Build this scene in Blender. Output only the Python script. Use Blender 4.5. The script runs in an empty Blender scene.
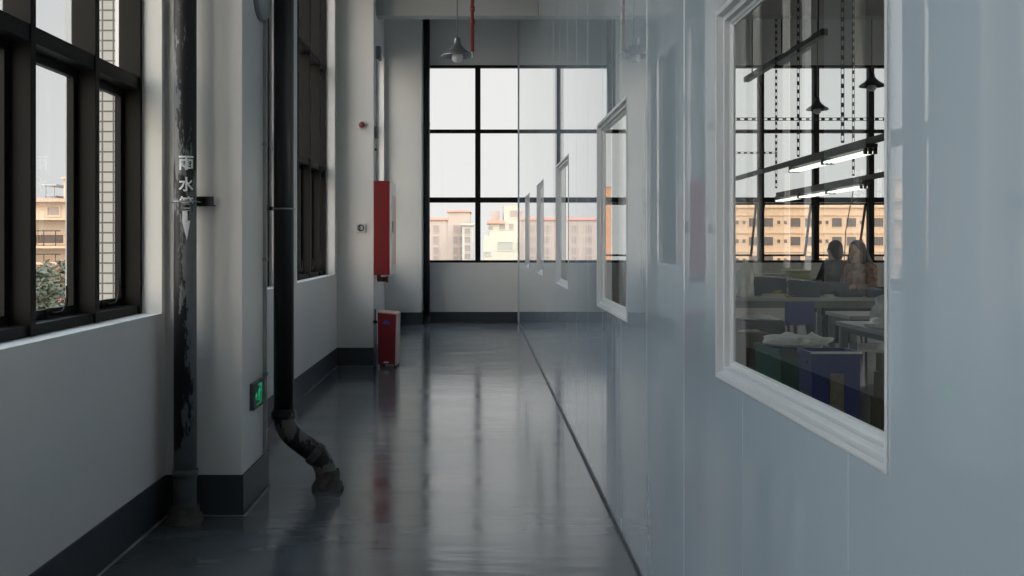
import bpy, bmesh, math, random
from mathutils import Vector, Matrix
random.seed(7)
S = bpy.context.scene
C = S.collection
PI = math.pi
R = math.radians

# ------------------------------------------------------------------ materials
MATS = {}
def newmat(name):
    m = bpy.data.materials.new(name); m.use_nodes = True
    nt = m.node_tree
    return m, nt, nt.nodes['Principled BSDF']

def mat(name, col, rough=0.6, metal=0.0, spec=0.5, var=0.0, vscale=3.0, stretch=(1, 1, 1),
        bump=0.0, bscale=40.0, bstretch=(1, 1, 1), emit=None, estr=0.0, coat=0.0, coatr=0.05, rvar=0.0, bdist=0.02, bdet=3.0):
    """procedural principled material: base colour with noise variation, noise bump"""
    m, nt, b = newmat(name)
    N, L = nt.nodes, nt.links
    b.inputs['Roughness'].default_value = rough
    b.inputs['Metallic'].default_value = metal
    b.inputs['Specular IOR Level'].default_value = spec
    b.inputs['Coat Weight'].default_value = coat
    b.inputs['Coat Roughness'].default_value = coatr
    tc = N.new('ShaderNodeTexCoord')
    def noise(sc, st, det=4.0):
        mp = N.new('ShaderNodeMapping'); mp.inputs['Scale'].default_value = st
        L.new(tc.outputs['Object'], mp.inputs['Vector'])
        n = N.new('ShaderNodeTexNoise'); n.inputs['Scale'].default_value = sc; n.inputs['Detail'].default_value = det
        L.new(mp.outputs['Vector'], n.inputs['Vector'])
        return n
    c = tuple(col) + (1,)
    if var > 0:
        n = noise(vscale, stretch)
        mr = N.new('ShaderNodeMapRange')
        mr.inputs['From Min'].default_value = 0.3; mr.inputs['From Max'].default_value = 0.7
        mr.inputs['To Min'].default_value = 1 - var; mr.inputs['To Max'].default_value = 1 + var
        L.new(n.outputs['Fac'], mr.inputs['Value'])
        mx = N.new('ShaderNodeVectorMath'); mx.operation = 'SCALE'
        mx.inputs[0].default_value = col
        L.new(mr.outputs['Result'], mx.inputs['Scale'])
        L.new(mx.outputs['Vector'], b.inputs['Base Color'])
        if rvar > 0:
            m2 = N.new('ShaderNodeMapRange')
            m2.inputs['From Min'].default_value = 0.3; m2.inputs['From Max'].default_value = 0.7
            m2.inputs['To Min'].default_value = rough - rvar; m2.inputs['To Max'].default_value = rough + rvar
            L.new(n.outputs['Fac'], m2.inputs['Value'])
            L.new(m2.outputs['Result'], b.inputs['Roughness'])
    else:
        b.inputs['Base Color'].default_value = c
    if bump > 0:
        n = noise(bscale, bstretch, bdet)
        bp = N.new('ShaderNodeBump'); bp.inputs['Strength'].default_value = bump; bp.inputs['Distance'].default_value = bdist
        L.new(n.outputs['Fac'], bp.inputs['Height'])
        L.new(bp.outputs['Normal'], b.inputs['Normal'])
        L.new(bp.outputs['Normal'], b.inputs['Coat Normal'])
    if emit:
        b.inputs['Emission Color'].default_value = tuple(emit) + (1,)
        b.inputs['Emission Strength'].default_value = estr
    MATS[name] = m
    return m

def glass(name, tint, ior=1.5, rough=0.0):
    """thin sheet glass: clear transmission plus true Fresnel reflection on both sides"""
    m = bpy.data.materials.new(name); m.use_nodes = True
    nt = m.node_tree; N, L = nt.nodes, nt.links
    N.clear()
    out = N.new('ShaderNodeOutputMaterial')
    mix = N.new('ShaderNodeMixShader')
    tr = N.new('ShaderNodeBsdfTransparent'); tr.inputs['Color'].default_value = tuple(tint) + (1,)
    gl = N.new('ShaderNodeBsdfGlossy'); gl.inputs['Roughness'].default_value = rough
    gl.inputs['Color'].default_value = (1, 1, 1, 1)
    geo = N.new('ShaderNodeNewGeometry')
    mr = N.new('ShaderNodeMapRange')
    mr.inputs['To Min'].default_value = ior; mr.inputs['To Max'].default_value = 1 / ior
    L.new(geo.outputs['Backfacing'], mr.inputs['Value'])
    fr = N.new('ShaderNodeFresnel')
    L.new(mr.outputs['Result'], fr.inputs['IOR'])
    L.new(fr.outputs['Fac'], mix.inputs['Fac'])
    L.new(tr.outputs['BSDF'], mix.inputs[1]); L.new(gl.outputs['BSDF'], mix.inputs[2])
    L.new(mix.outputs['Shader'], out.inputs['Surface'])
    MATS[name] = m
    return m

WALL = mat('wall_paint', (.635, .62, .60), .55, var=.04, vscale=1.2, bump=.05, bscale=60)
CEIL = mat('ceiling_paint', (.44, .44, .43), .8, var=.05, vscale=.8)
PANEL = mat('coated_steel_panel', (.34, .42, .495), .012, coat=.45, coatr=.008, spec=.9, var=.015, vscale=1.0, bump=.20, bscale=3.6, bstretch=(1, 2.6, .03), bdist=.0017, bdet=1.0)
FLOOR = mat('epoxy_floor', (.100, .112, .122), .14, spec=.58, var=.16, vscale=1.6, stretch=(1, 2.2, 1), rvar=.035,
            bump=.15, bscale=3.2, bstretch=(1.3, 3.6, 1), bdist=.008, bdet=5.0)
BASE = mat('skirting_paint', (.036, .042, .050), .45, var=.10, vscale=3, bump=.05)
FRAME = mat('bronze_window_frame', (.0095, .0088, .0082), .55, spec=.12, var=.08, vscale=6)
CAP = mat('grey_aluminium_cap', (.30, .31, .32), .45, metal=.3, var=.05)
ALU = mat('white_aluminium_frame', (.47, .51, .55), .28, spec=.5, var=.03, vscale=5)
GLASS = glass('window_glass', (.95, .96, .96))
PGLASS = glass('partition_glass', (.88, .91, .90))
BLACKPIPE = mat('black_pipe_paint', (.010, .010, .011), .30, var=.3, vscale=8, bump=.04, bscale=30)
DARKMET = mat('dark_steel', (.03, .03, .032), .5, metal=.5, var=.1)
STEEL = mat('galvanised_steel', (.32, .33, .34), .45, metal=.8, var=.12, vscale=14)
RED = mat('fire_red_enamel', (.155, .006, .009), .35, var=.05, vscale=4)
REDPIPE = mat('red_pipe_paint', (.22, .022, .020), .45, var=.1, vscale=9)
WHITEPL = mat('white_plastic', (.62, .62, .60), .45, var=.03)
GREYPL = mat('grey_plastic', (.20, .21, .22), .5, var=.06)
BLUE = mat('blue_print', (.03, .06, .32), .5, var=.05)
TILE = None
TEXTW = mat('white_stencil_paint', (.70, .72, .73), .6, var=.12, vscale=40)

def mud_mat():
    return mat('cement_mud', (.065, .060, .052), .9, var=.4, vscale=30, bump=.6, bscale=60)
MUD = mud_mat()

def worn_pipe(name, split):
    """pale pvc pipe under flaking black paint. split: lower half keeps paint on one side only"""
    m, nt, b = newmat(name); N, L = nt.nodes, nt.links
    tc = N.new('ShaderNodeTexCoord')
    sep = N.new('ShaderNodeSeparateXYZ'); L.new(tc.outputs['Object'], sep.inputs['Vector'])
    mp = N.new('ShaderNodeMapping'); mp.inputs['Scale'].default_value = (22, 22, 5)
    L.new(tc.outputs['Object'], mp.inputs['Vector'])
    n = N.new('ShaderNodeTexNoise'); n.inputs['Scale'].default_value = 1.0; n.inputs['Detail'].default_value = 6
    n.inputs['Roughness'].default_value = .7
    L.new(mp.outputs['Vector'], n.inputs['Vector'])
    def math_(op, a, bb):
        q = N.new('ShaderNodeMath'); q.operation = op
        for i, v in enumerate((a, bb)):
            if isinstance(v, (int, float)): q.inputs[i].default_value = v
            else: L.new(v, q.inputs[i])
        return q.outputs[0]
    # paint coverage = noise + bias(z, side)
    ramp = N.new('ShaderNodeValToRGB')
    ramp.color_ramp.interpolation = 'LINEAR'
    z01 = math_('MULTIPLY', sep.outputs['Z'], 1 / 2.6)
    L.new(z01, ramp.inputs['Fac'])
    e = ramp.color_ramp.elements
    for p, v in split['z']:
        el = e.new(p); el.color = (v, v, v, 1)
    e.remove(e[0]); e.remove(e[-1])
    side = math_('MULTIPLY', sep.outputs['X'], split['side'])
    ramp2 = N.new('ShaderNodeValToRGB'); L.new(z01, ramp2.inputs['Fac'])
    e2 = ramp2.color_ramp.elements
    for p, v in split['zside']:
        el = e2.new(p); el.color = (v, v, v, 1)
    e2.remove(e2[0]); e2.remove(e2[-1])
    side = math_('MULTIPLY', side, math_('SUBTRACT', math_('MULTIPLY', ramp2.outputs['Color'], 2.0), 1.0))
    nz = math_('ADD', math_('MULTIPLY', math_('SUBTRACT', n.outputs['Fac'], .5), 2.0), .5)
    cov = math_('ADD', nz, ramp.outputs['Color'])
    cov = math_('ADD', cov, side)
    msk = N.new('ShaderNodeMapRange'); msk.inputs['From Min'].default_value = .97; msk.inputs['From Max'].default_value = 1.05
    L.new(cov, msk.inputs['Value'])
    n2 = N.new('ShaderNodeTexNoise'); n2.inputs['Scale'].default_value = 14; n2.inputs['Detail'].default_value = 5
    L.new(tc.outputs['Object'], n2.inputs['Vector'])
    base = N.new('ShaderNodeMixRGB'); base.inputs['Color1'].default_value = split['pvc'] + (1,)
    base.inputs['Color2'].default_value = tuple(c * .6 for c in split['pvc']) + (1,)
    L.new(n2.outputs['Fac'], base.inputs['Fac'])
    mx = N.new('ShaderNodeMixRGB')
    L.new(msk.outputs['Result'], mx.inputs['Fac'])
    L.new(base.outputs['Color'], mx.inputs['Color1']); mx.inputs['Color2'].default_value = (.013, .014, .016, 1)
    L.new(mx.outputs['Color'], b.inputs['Base Color'])
    b.inputs['Roughness'].default_value = .45; b.inputs['Specular IOR Level'].default_value = .25
    bp = N.new('ShaderNodeBump'); bp.inputs['Strength'].default_value = .25; bp.inputs['Distance'].default_value = .003
    L.new(cov, bp.inputs['Height']); L.new(bp.outputs['Normal'], b.inputs['Normal'])
    MATS[name] = m
    return m

def tile_mat():
    m, nt, b = newmat('white_wall_tile'); N, L = nt.nodes, nt.links
    tc = N.new('ShaderNodeTexCoord')
    sep = N.new('ShaderNodeSeparateXYZ'); L.new(tc.outputs['Object'], sep.inputs['Vector'])
    add = N.new('ShaderNodeMath'); add.operation = 'ADD'
    L.new(sep.outputs['X'], add.inputs[0]); L.new(sep.outputs['Y'], add.inputs[1])
    cmb = N.new('ShaderNodeCombineXYZ'); L.new(add.outputs[0], cmb.inputs['X']); L.new(sep.outputs['Z'], cmb.inputs['Y'])
    br = N.new('ShaderNodeTexBrick'); br.offset = 0.0
    br.inputs['Scale'].default_value = 1.0
    br.inputs['Brick Width'].default_value = .052; br.inputs['Row Height'].default_value = .048
    br.inputs['Mortar Size'].default_value = .0042; br.inputs['Mortar Smooth'].default_value = .1
    br.inputs['Color1'].default_value = (.31, .30, .28, 1); br.inputs['Color2'].default_value = (.29, .28, .26, 1)
    br.inputs['Mortar'].default_value = (.05, .05, .05, 1)
    L.new(cmb.outputs['Vector'], br.inputs['Vector'])
    L.new(br.outputs['Color'], b.inputs['Base Color'])
    b.inputs['Roughness'].default_value = .35
    return m
TILE = tile_mat()

# ------------------------------------------------------------------ mesh builder
class MB:
    def __init__(self): self.v = []; self.f = []; self.sm = []
    def add(self, vs, fs, smooth=False):
        o = len(self.v); self.v += [tuple(p) for p in vs]
        self.f += [tuple(i + o for i in f) for f in fs]; self.sm += [smooth] * len(fs)
    def box(self, lo, hi, M=None, ch=0.0):
        x0, y0, z0 = lo; x1, y1, z1 = hi
        if ch > 0:
            bm = bmesh.new(); bmesh.ops.create_cube(bm, size=1)
            for v in bm.verts:
                v.co = Vector(((x0 + x1) / 2 + v.co.x * (x1 - x0), (y0 + y1) / 2 + v.co.y * (y1 - y0), (z0 + z1) / 2 + v.co.z * (z1 - z0)))
            bmesh.ops.bevel(bm, geom=bm.edges[:], offset=ch, segments=2, affect='EDGES', profile=.6)
            bm.verts.index_update()
            vs = [v.co.copy() for v in bm.verts]; fs = [[v.index for v in f.verts] for f in bm.faces]; bm.free()
        else:
            vs = [Vector(p) for p in ((x0, y0, z0), (x1, y0, z0), (x1, y1, z0), (x0, y1, z0), (x0, y0, z1), (x1, y0, z1), (x1, y1, z1), (x0, y1, z1))]
            fs = [(0, 3, 2, 1), (4, 5, 6, 7), (0, 1, 5, 4), (1, 2, 6, 5), (2, 3, 7, 6), (3, 0, 4, 7)]
        if M is not None: vs = [M @ p for p in vs]
        self.add(vs, fs)
    def tube(self, pts, r, n=16, cap=True, smooth=True):
        pts = [Vector(p) for p in pts]; k = len(pts)
        rs = r if isinstance(r, (list, tuple)) else [r] * k
        vs = []; up = None
        for i, p in enumerate(pts):
            t = (pts[min(i + 1, k - 1)] - pts[max(i - 1, 0)]).normalized()
            if up is None:
                up = Vector((0, 1, 0)) if abs(t.y) < .9 else Vector((1, 0, 0))
            a = (up - t * up.dot(t)).normalized(); b = t.cross(a); up = a
            for j in range(n):
                th = 2 * PI * j / n
                vs.append(p + (a * math.cos(th) + b * math.sin(th)) * rs[i])
        fs = []
        for i in range(k - 1):
            for j in range(n):
                fs.append((i * n + j, i * n + (j + 1) % n, (i + 1) * n + (j + 1) % n, (i + 1) * n + j))
        self.add(vs, fs, smooth)
        if cap:
            o = len(self.v) - len(vs)
            self.f.append(tuple(o + j for j in range(n))[::-1]); self.sm.append(False)
            self.f.append(tuple(o + (k - 1) * n + j for j in range(n))); self.sm.append(False)
    def lathe(self, prof, n=28, M=None, smooth=True):
        """prof: (radius, z) list, revolved about z"""
        vs = []
        for r, z in prof:
            for j in range(n):
                th = 2 * PI * j / n
                p = Vector((r * math.cos(th), r * math.sin(th), z)); vs.append(M @ p if M is not None else p)
        fs = []
        k = len(prof)
        for i in range(k - 1):
            for j in range(n):
                fs.append((i * n + j, i * n + (j + 1) % n, (i + 1) * n + (j + 1) % n, (i + 1) * n + j))
        self.add(vs, fs, smooth)
    def prism(self, poly, M, d):
        """poly: 2-D outline (x,y), extruded along z by d, mapped by M"""
        n = len(poly)
        vs = [M @ Vector((x, y, 0)) for x, y in poly] + [M @ Vector((x, y, d)) for x, y in poly]
        fs = [tuple(range(n))[::-1], tuple(range(n, 2 * n))] + [(i, (i + 1) % n, n + (i + 1) % n, n + i) for i in range(n)]
        self.add(vs, fs)
    def build(self, name, m, parent=None, off=(0, 0, 0)):
        me = bpy.data.meshes.new(name)
        o_ = Vector(off)
        me.from_pydata([Vector(p) - o_ for p in self.v], [], self.f)
        for p, s in zip(me.polygons, self.sm): p.use_smooth = s
        bm = bmesh.new(); bm.from_mesh(me)
        bmesh.ops.remove_doubles(bm, verts=bm.verts, dist=1e-6)
        bmesh.ops.recalc_face_normals(bm, faces=bm.faces)
        bm.to_mesh(me); bm.free()
        me.materials.append(m)
        return link(name, me, parent, off)

def link(name, me, parent=None, off=(0, 0, 0)):
    o = bpy.data.objects.new(name, me); C.objects.link(o)
    if parent is not None:
        o.parent = parent
        o.location = Vector(off) - world_loc(parent)
    else:
        o.location = off
    return o
def world_loc(o):
    v = Vector(o.location)
    while o.parent is not None:
        o = o.parent; v += Vector(o.location)
    return v
def part(name, mb, m, parent):
    """geometry given in world coordinates, stored relative to its parent thing"""
    return mb.build(name, m, parent, world_loc(parent))
def thing(name, label, cat, loc=(0, 0, 0), group=None):
    o = bpy.data.objects.new(name, None); C.objects.link(o); o.location = loc
    o.empty_display_size = .1
    o['label'] = label; o['category'] = cat
    if group: o['group'] = group
    return o
def tag(o, label, cat, group=None, kind=None):
    o['label'] = label; o['category'] = cat
    if group: o['group'] = group
    if kind: o['kind'] = kind
    return o
def struct(o, label=None):
    o['kind'] = 'structure'
    if label: o['label'] = label
    return o
def sempty(name, loc, label=None):
    o = bpy.data.objects.new(name, None); C.objects.link(o); o.location = loc
    return struct(o, label)
def copy_tree(o, parent=None):
    c = o.copy(); C.objects.link(c)
    if parent is not None: c.parent = parent
    for ch in list(o.children): copy_tree(ch, c)
    return c

# ------------------------------------------------------------------ dimensions
H = 1.30                 # eye height
XL, XR = -1.50, .6257    # corridor faces
YF = 16.64               # far wall face
Y0 = -6.6                # wall behind the camera
ZC = 5.20                # ceiling
XE = 14.0                # far side of the workshop
SILL = .963
ZTOP = 4.18
BAY = 5.86

def wall_holes(us, vs, holes, fn, d0, d1, groove=None):
    """slab with rectangular holes. us, vs cut lists are completed from the holes; fn(u, v, d) -> world point"""
    us = sorted(set([round(u, 5) for u in us] + [round(h[k], 5) for h in holes for k in (0, 1)]))
    vs = sorted(set([round(v, 5) for v in vs] + [round(h[k], 5) for h in holes for k in (2, 3)]))
    def inh(i, j):
        if i < 0 or j < 0 or i >= len(us) - 1 or j >= len(vs) - 1: return True
        u = (us[i] + us[i + 1]) / 2; v = (vs[j] + vs[j + 1]) / 2
        return any(h[0] < u < h[1] and h[2] < v < h[3] for h in holes)
    g = groove or {}
    mb = MB()
    F = lambda i, j: fn(us[i], vs[j], d0 + g.get(us[i], 0))
    B = lambda i, j: fn(us[i], vs[j], d1)
    for i in range(len(us) - 1):
        for j in range(len(vs) - 1):
            if inh(i, j): continue
            mb.add([F(i, j), F(i + 1, j), F(i + 1, j + 1), F(i, j + 1)], [(0, 1, 2, 3)])
            mb.add([B(i, j), B(i + 1, j), B(i + 1, j + 1), B(i, j + 1)], [(3, 2, 1, 0)])
            if inh(i - 1, j): mb.add([F(i, j), F(i, j + 1), B(i, j + 1), B(i, j)], [(0, 1, 2, 3)])
            if inh(i + 1, j): mb.add([F(i + 1, j), F(i + 1, j + 1), B(i + 1, j + 1), B(i + 1, j)], [(0, 1, 2, 3)])
            if inh(i, j - 1): mb.add([F(i, j), F(i + 1, j), B(i + 1, j), B(i, j)], [(0, 1, 2, 3)])
            if inh(i, j + 1): mb.add([F(i, j + 1), F(i + 1, j + 1), B(i + 1, j + 1), B(i, j + 1)], [(0, 1, 2, 3)])
    return mb

# ------------------------------------------------------------------ room shell
mb = MB(); mb.box((-1.72, Y0 - .2, -.25), (XE + .2, YF + .22, 0)); struct(mb.build('floor', FLOOR), 'grey glossy epoxy floor of the corridor')
mb = MB(); mb.box((-1.72, Y0 - .2, ZC), (XE + .2, YF + .22, ZC + .25)); struct(mb.build('ceiling', CEIL))

lw = []                                    # left windows: (y0, y1, mullion centres)
for k in (-1, 0, 1, 2):
    s = (k - 1) * BAY + (0.03 if k != 1 else 0)
    s = k * BAY
    lw.append((-.24 + s, 1.89 + s)); lw.append((2.54 + s, 4.83 + s - (.11 if k == 1 else 0)))
lw = [w for w in lw if w[1] < YF]
lw[-1] = (lw[-1][0], min(lw[-1][1], 16.0))
holes = [(a, b, SILL, ZTOP) for a, b in lw]
mb = wall_holes([Y0 - .2, YF + .22], [0, ZC], holes, lambda u, v, d: (XL - d, u, v), 0, .22)
struct(mb.build('wall_left', WALL), 'white painted wall under and between the tall windows')

FAR_WIN = (-.865, 12.6)
holes = [(FAR_WIN[0], FAR_WIN[1], SILL, ZTOP)]
mb = wall_holes([-1.72, XE + .2], [0, ZC], holes, lambda u, v, d: (u, YF + d, v), 0, .22)
struct(mb.build('wall_far', WALL), 'white wall closing the end of the corridor')
mb = MB(); mb.box((-1.72, Y0 - .2, 0), (XE + .2, Y0, ZC)); struct(mb.build('wall_back', WALL))
ADDED_WIN = [(-5.5, -1.5), (-.2, 3.8), (5.2, 9.2), (10.8, 14.8)]  # unseen openings added to let more light into the workshop
mb = wall_holes([Y0, YF], [0, ZC], [(a, b, SILL, ZTOP) for a, b in ADDED_WIN], lambda u, v, d: (XE + d, u, v), 0, .2)
struct(mb.build('wall_right', WALL))

# glossy partition with recessed windows and V grooves at the panel joints
PW = [(1.57, 2.705), (4.36, 5.46), (7.25, 8.40), (10.12, 11.26), (12.96, 14.10)]
PZS = [(.947, 1.905)] * 2 + [(.962, 1.922)] * 4
PW = [(-1.23, -.1)] + PW
gr = {}; us = [Y0, YF]
y = 3.14 - .70 * 13
while y < YF - .1:
    if y > Y0 + .1:
        for dy, dd in ((-.004, 0), (0, .004), (.004, 0)):
            us.append(round(y + dy, 5)); gr[round(y + dy, 5)] = dd
    y += .70
mb = wall_holes(us, [0, ZC], [(a, b) + z_ for (a, b), z_ in zip(PW, PZS)], lambda u, v, d: (XR + d, u, v), 0, .040, gr)
struct(mb.build('wall_partition', PANEL), 'glossy pale blue-grey steel panel partition along the corridor')

# columns (each a room column with its own skirting), beams
def column(x0, x1, y0, y1, label=None):
    c = MB(); c.box((x0, y0, 0), (x1, y1, ZC), ch=.004)
    o = struct(c.build('column', WALL), label)
    s = MB(); s.box((x0, y0 - .007, 0), (x1 + .007, y1 + .007, .192), ch=.002)
    part('skirting', s, BASE, o)
    return o
for k in (0, 1, 2, 3):
    y0 = 4.876 + (k - 1) * BAY
    x1 = -1.132 if k == 1 else -1.115
    if k == 3:
        column(-1.5, -.925, 16.12, YF, 'grey column in the corner beside the far window')
    else:
        column(-1.5, x1, y0, y0 + .58, ['', 'near white column between the tall windows', 'white column carrying the red hydrant cabinet', ''][k] or None)
for k in (0, 1, 2):
    y0 = 4.876 + (k - 1) * BAY + .27
    b_ = MB(); b_.box((-1.115, y0, 3.73), (XR, y0 + .17, ZC), ch=.006); struct(b_.build('beam', CEIL))
    b_ = MB(); b_.box((XR + .040, y0, 3.73), (XE, y0 + .17, ZC), ch=.006); struct(b_.build('beam', CEIL))

# skirtings
def skirt(name, segs, m=BASE):
    b_ = MB()
    for lo, hi in segs: b_.box(lo, hi)
    return struct(b_.build(name, m))
ys = [Y0, -.984, -.404, 4.876, 5.456, 10.736, 11.316, 16.12]
skirt('baseboard_left', [((XL, ys[i], 0), (XL + .007, ys[i + 1], .192)) for i in (0, 2, 4, 6)])
skirt('baseboard_far', [((-.925, YF - .007, 0), (XR, YF, .165))])
o = skirt('baseboard_partition', [((XR - .007, Y0, 0), (XR, YF, .014))], BASE)

b_ = MB(); b_.box((XR - .014, YF - .05, 0), (XR, YF, ZC), ch=.002); struct(b_.build('trim_3', ALU))
EDGE = mat('floor_paint_edge', (.26, .27, .27), .6, var=.25, vscale=12)
b_ = MB()
for i in (0, 2, 4, 6): b_.box((XL + .007, ys[i], 0), (XL + .022, ys[i + 1], .0015))
struct(b_.build('trim_1', EDGE))
b_ = MB()
for k in (1, 2):
    yy = 4.876 + (k - 1) * BAY; xx = (-1.132 if k == 1 else -1.115) + .007
    b_.box((XL + .02, yy - .020, 0), (xx + .015, yy - .007, .0015)); b_.box((xx, yy - .007, 0), (xx + .015, yy + .587, .0015))
struct(b_.build('trim_2', EDGE))

# ------------------------------------------------------------------ dark framed windows
WN = [0]
def pbox(fn, u0, u1, v0, v1, d0, d1, mb, ch=0.0):
    a = fn(u0, v0, d0); b = fn(u1, v1, d1)
    mb.box(tuple(min(p, q) for p, q in zip(a, b)), tuple(max(p, q) for p, q in zip(a, b)), ch=ch)

def dark_window(fn, u0, u1, mull, trans, mw=.022, tw=(.03, .025), v0=SILL, v1=ZTOP, sashes=True, handles=True, label=None, openrow=None, openfrom=-99):
    """fn(u, v, d): d = 0 at the room-side edge of the frame, growing outwards"""
    WN[0] += 1
    root = sempty('window_%d' % WN[0], fn((u0 + u1) / 2, v0, .05), label)
    e = .028; D = .10
    f = MB()
    pbox(fn, u0, u0 + e, v0, v1, 0, D, f); pbox(fn, u1 - e, u1, v0, v1, 0, D, f)
    pbox(fn, u0 + e, u1 - e, v0, v0 + .04, .01, D, f); pbox(fn, u0 + e, u1 - e, v1 - .04, v1, .01, D, f)
    part('window_frame', f, FRAME, root)
    c = MB()
    for m_ in mull:
        w = mw
        q = MB(); pbox(fn, m_ - w, m_ + w, v0, v1, 0, D, q, ch=.003); part('mullion', q, FRAME, root)
        pbox(fn, m_ - w, m_ + w, v0, v1, D + .001, D + .026, c)
    cols = [u0 + e] + [x for m_ in mull for x in (m_ - mw, m_ + mw)] + [u1 - e]
    for t, th in zip(trans, tw):
        q = MB()
        for i in range(0, len(cols), 2): pbox(fn, cols[i], cols[i + 1], t - th, t + th, .006, D, q)
        part('transom', q, FRAME, root)
        for i in range(0, len(cols), 2): pbox(fn, cols[i], cols[i + 1], t - .02, t + .02, D + .001, D + .02, c)
    part('outer_cap', c, CAP, root)
    p = MB()
    rows = [v0 + .04] + [x for t, th in zip(trans, tw) for x in (t - th, t + th)] + [v1 - .04]
    for i in range(0, len(cols), 2):
        for j in range(0, len(rows), 2):
            if j == 0 and sashes and cols[i] > openfrom: continue
            p.add([fn(cols[i], rows[j], .09), fn(cols[i + 1], rows[j], .09), fn(cols[i + 1], rows[j + 1], .09), fn(cols[i], rows[j + 1], .09)], [(0, 1, 2, 3)])
    part('pane', p, GLASS, root)
    if sashes:
        for i in range(0, len(cols), 2):
            if cols[i] < openfrom: continue
            a, b, lo, hi = cols[i] + .003, cols[i + 1] - .003, rows[0] + .003, rows[1] - .003
            op = openrow if openrow else 0.0
            def sf(u, v, d, hi=hi):
                if op:
                    z = v - hi; d2 = d - .08
                    return fn(u, hi + z * math.cos(op), .08 + d2 - z * math.sin(op))
                return fn(u, v, d)
            def sbox(u_0, u_1, v_0, v_1, d_0, d_1, mb_):
                pts = [sf(uu, vv, dd) for dd in (d_0, d_1) for vv in (v_0, v_1) for uu in (u_0, u_1)]
                mb_.add(pts, [(0, 1, 3, 2), (4, 6, 7, 5), (0, 4, 5, 1), (2, 3, 7, 6), (0, 2, 6, 4), (1, 5, 7, 3)])
            s = MB(); w = .034
            sbox(a, a + w, lo, hi, .078, .106, s); sbox(b - w, b, lo, hi, .078, .106, s)
            sbox(a + w, b - w, lo, lo + w, .078, .106, s); sbox(a + w, b - w, hi - w, hi, .078, .106, s)
            so = part('sash', s, FRAME, root)
            g = MB(); g.add([sf(a + w, lo + w, .094), sf(b - w, lo + w, .094), sf(b - w, hi - w, .094), sf(a + w, hi - w, .094)], [(0, 1, 2, 3)])
            part('pane', g, GLASS, so)
            if handles:
                h = MB(); um = (a + b) / 2
                P = lambda du, dv, d: fn(um + du, lo + w / 2 + dv, d + .06)
                pbox(fn, um - .03, um + .03, lo + .008, lo + .038, .066, .079, h)
                h.tube([P(0, 0, .015), P(.01, .0, -.015), P(.03, .006, -.028), P(.055, .03, -.03), P(.065, .07, -.03), P(.064, .105, -.028)], [.007, .007, .006, .006, .005, .004], 8)
                part('handle', h, FRAME, so)
    return root

TR = (2.045, 3.09)
TRF = (1.985, 3.105)
fl = lambda u, v, d: (-1.594 - d, u, v)
for i, (a, b) in enumerate(lw):
    pitch = .613
    n = int((b - a) / pitch)
    mull = [b - .56 - j * pitch for j in range(5) if b - .56 - j * pitch > a + .25] if abs(b - 4.8) < .3 else [a + pitch * (j + 1) - .01 for j in range(3) if a + pitch * (j + 1) < b - .25]
    lab = {3: 'dark framed window nearest the camera', 5: 'dark framed window between the two white columns'}.get(i)
    dark_window(fl, a, b, sorted(mull), TR, label=lab)
ff = lambda u, v, d: (u, YF + .03 + d, v)
rm = [-.035, .664] + [4.585 + .896 * k for k in range(-3, 9)]
rm = [m_ for m_ in rm if m_ < FAR_WIN[1] - .3]
dark_window(ff, FAR_WIN[0], FAR_WIN[1], rm, TRF, mw=.044, tw=(.042, .028), handles=False, openrow=R(20), openfrom=1.0, label='tall dark-framed window across the far wall of corridor and workshop')

fr_ = lambda u, v, d: (XE + .06 + d, u, v)
for a, b in ADDED_WIN: dark_window(fr_, a, b, [a + .8 * k for k in range(1, 5)], TR, sashes=False)
# tiled fins on the outside of the left facade
for (y0, y1) in ((4.86, 5.5), (7.80, 8.36), (10.70, 11.35), (1.95, 2.5), (13.66, 14.2)):
    q = MB(); q.box((-1.905, y0, -12), (-1.725, y1, 6.5))
    o = q.build('wall_outside_pier', TILE); struct(o)

# ------------------------------------------------------------------ partition windows
for i, (a, b) in enumerate(PW):
    PZ = PZS[i]
    WN[0] += 1
    root = sempty('window_%d' % WN[0], (XR, (a + b) / 2, PZ[0]), 'white framed window in the glossy partition' if i else None)
    prof = [(-.003, 0), (-.003, -.003), (.001, -.0035), (.010, -.002), (.014, .013), (.026, .014), (.028, .027), (.035, .028), (.038, .033), (.042, .033), (.042, .039), (-.001, .039)]
    f = MB(); vs = []
    for u, d in prof:
        for (yy, zz) in ((a + u, PZ[0] + u), (b - u, PZ[0] + u), (b - u, PZ[1] - u), (a + u, PZ[1] - u)):
            vs.append((XR + d, yy, zz))
    n = len(prof); fs = []
    for k in range(n):
        k2 = (k + 1) % n
        for j in range(4):
            fs.append((k * 4 + j, k * 4 + (j + 1) % 4, k2 * 4 + (j + 1) % 4, k2 * 4 + j))
    f.add(vs, fs)
    part('window_frame', f, ALU, root)
    for d in (.036,):
        g = MB(); e = .036
        g.add([(XR + d, a + e, PZ[0] + e), (XR + d, b - e, PZ[0] + e), (XR + d, b - e, PZ[1] - e), (XR + d, a + e, PZ[1] - e)], [(0, 1, 2, 3)])
        part('pane', g, PGLASS, root)

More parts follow.
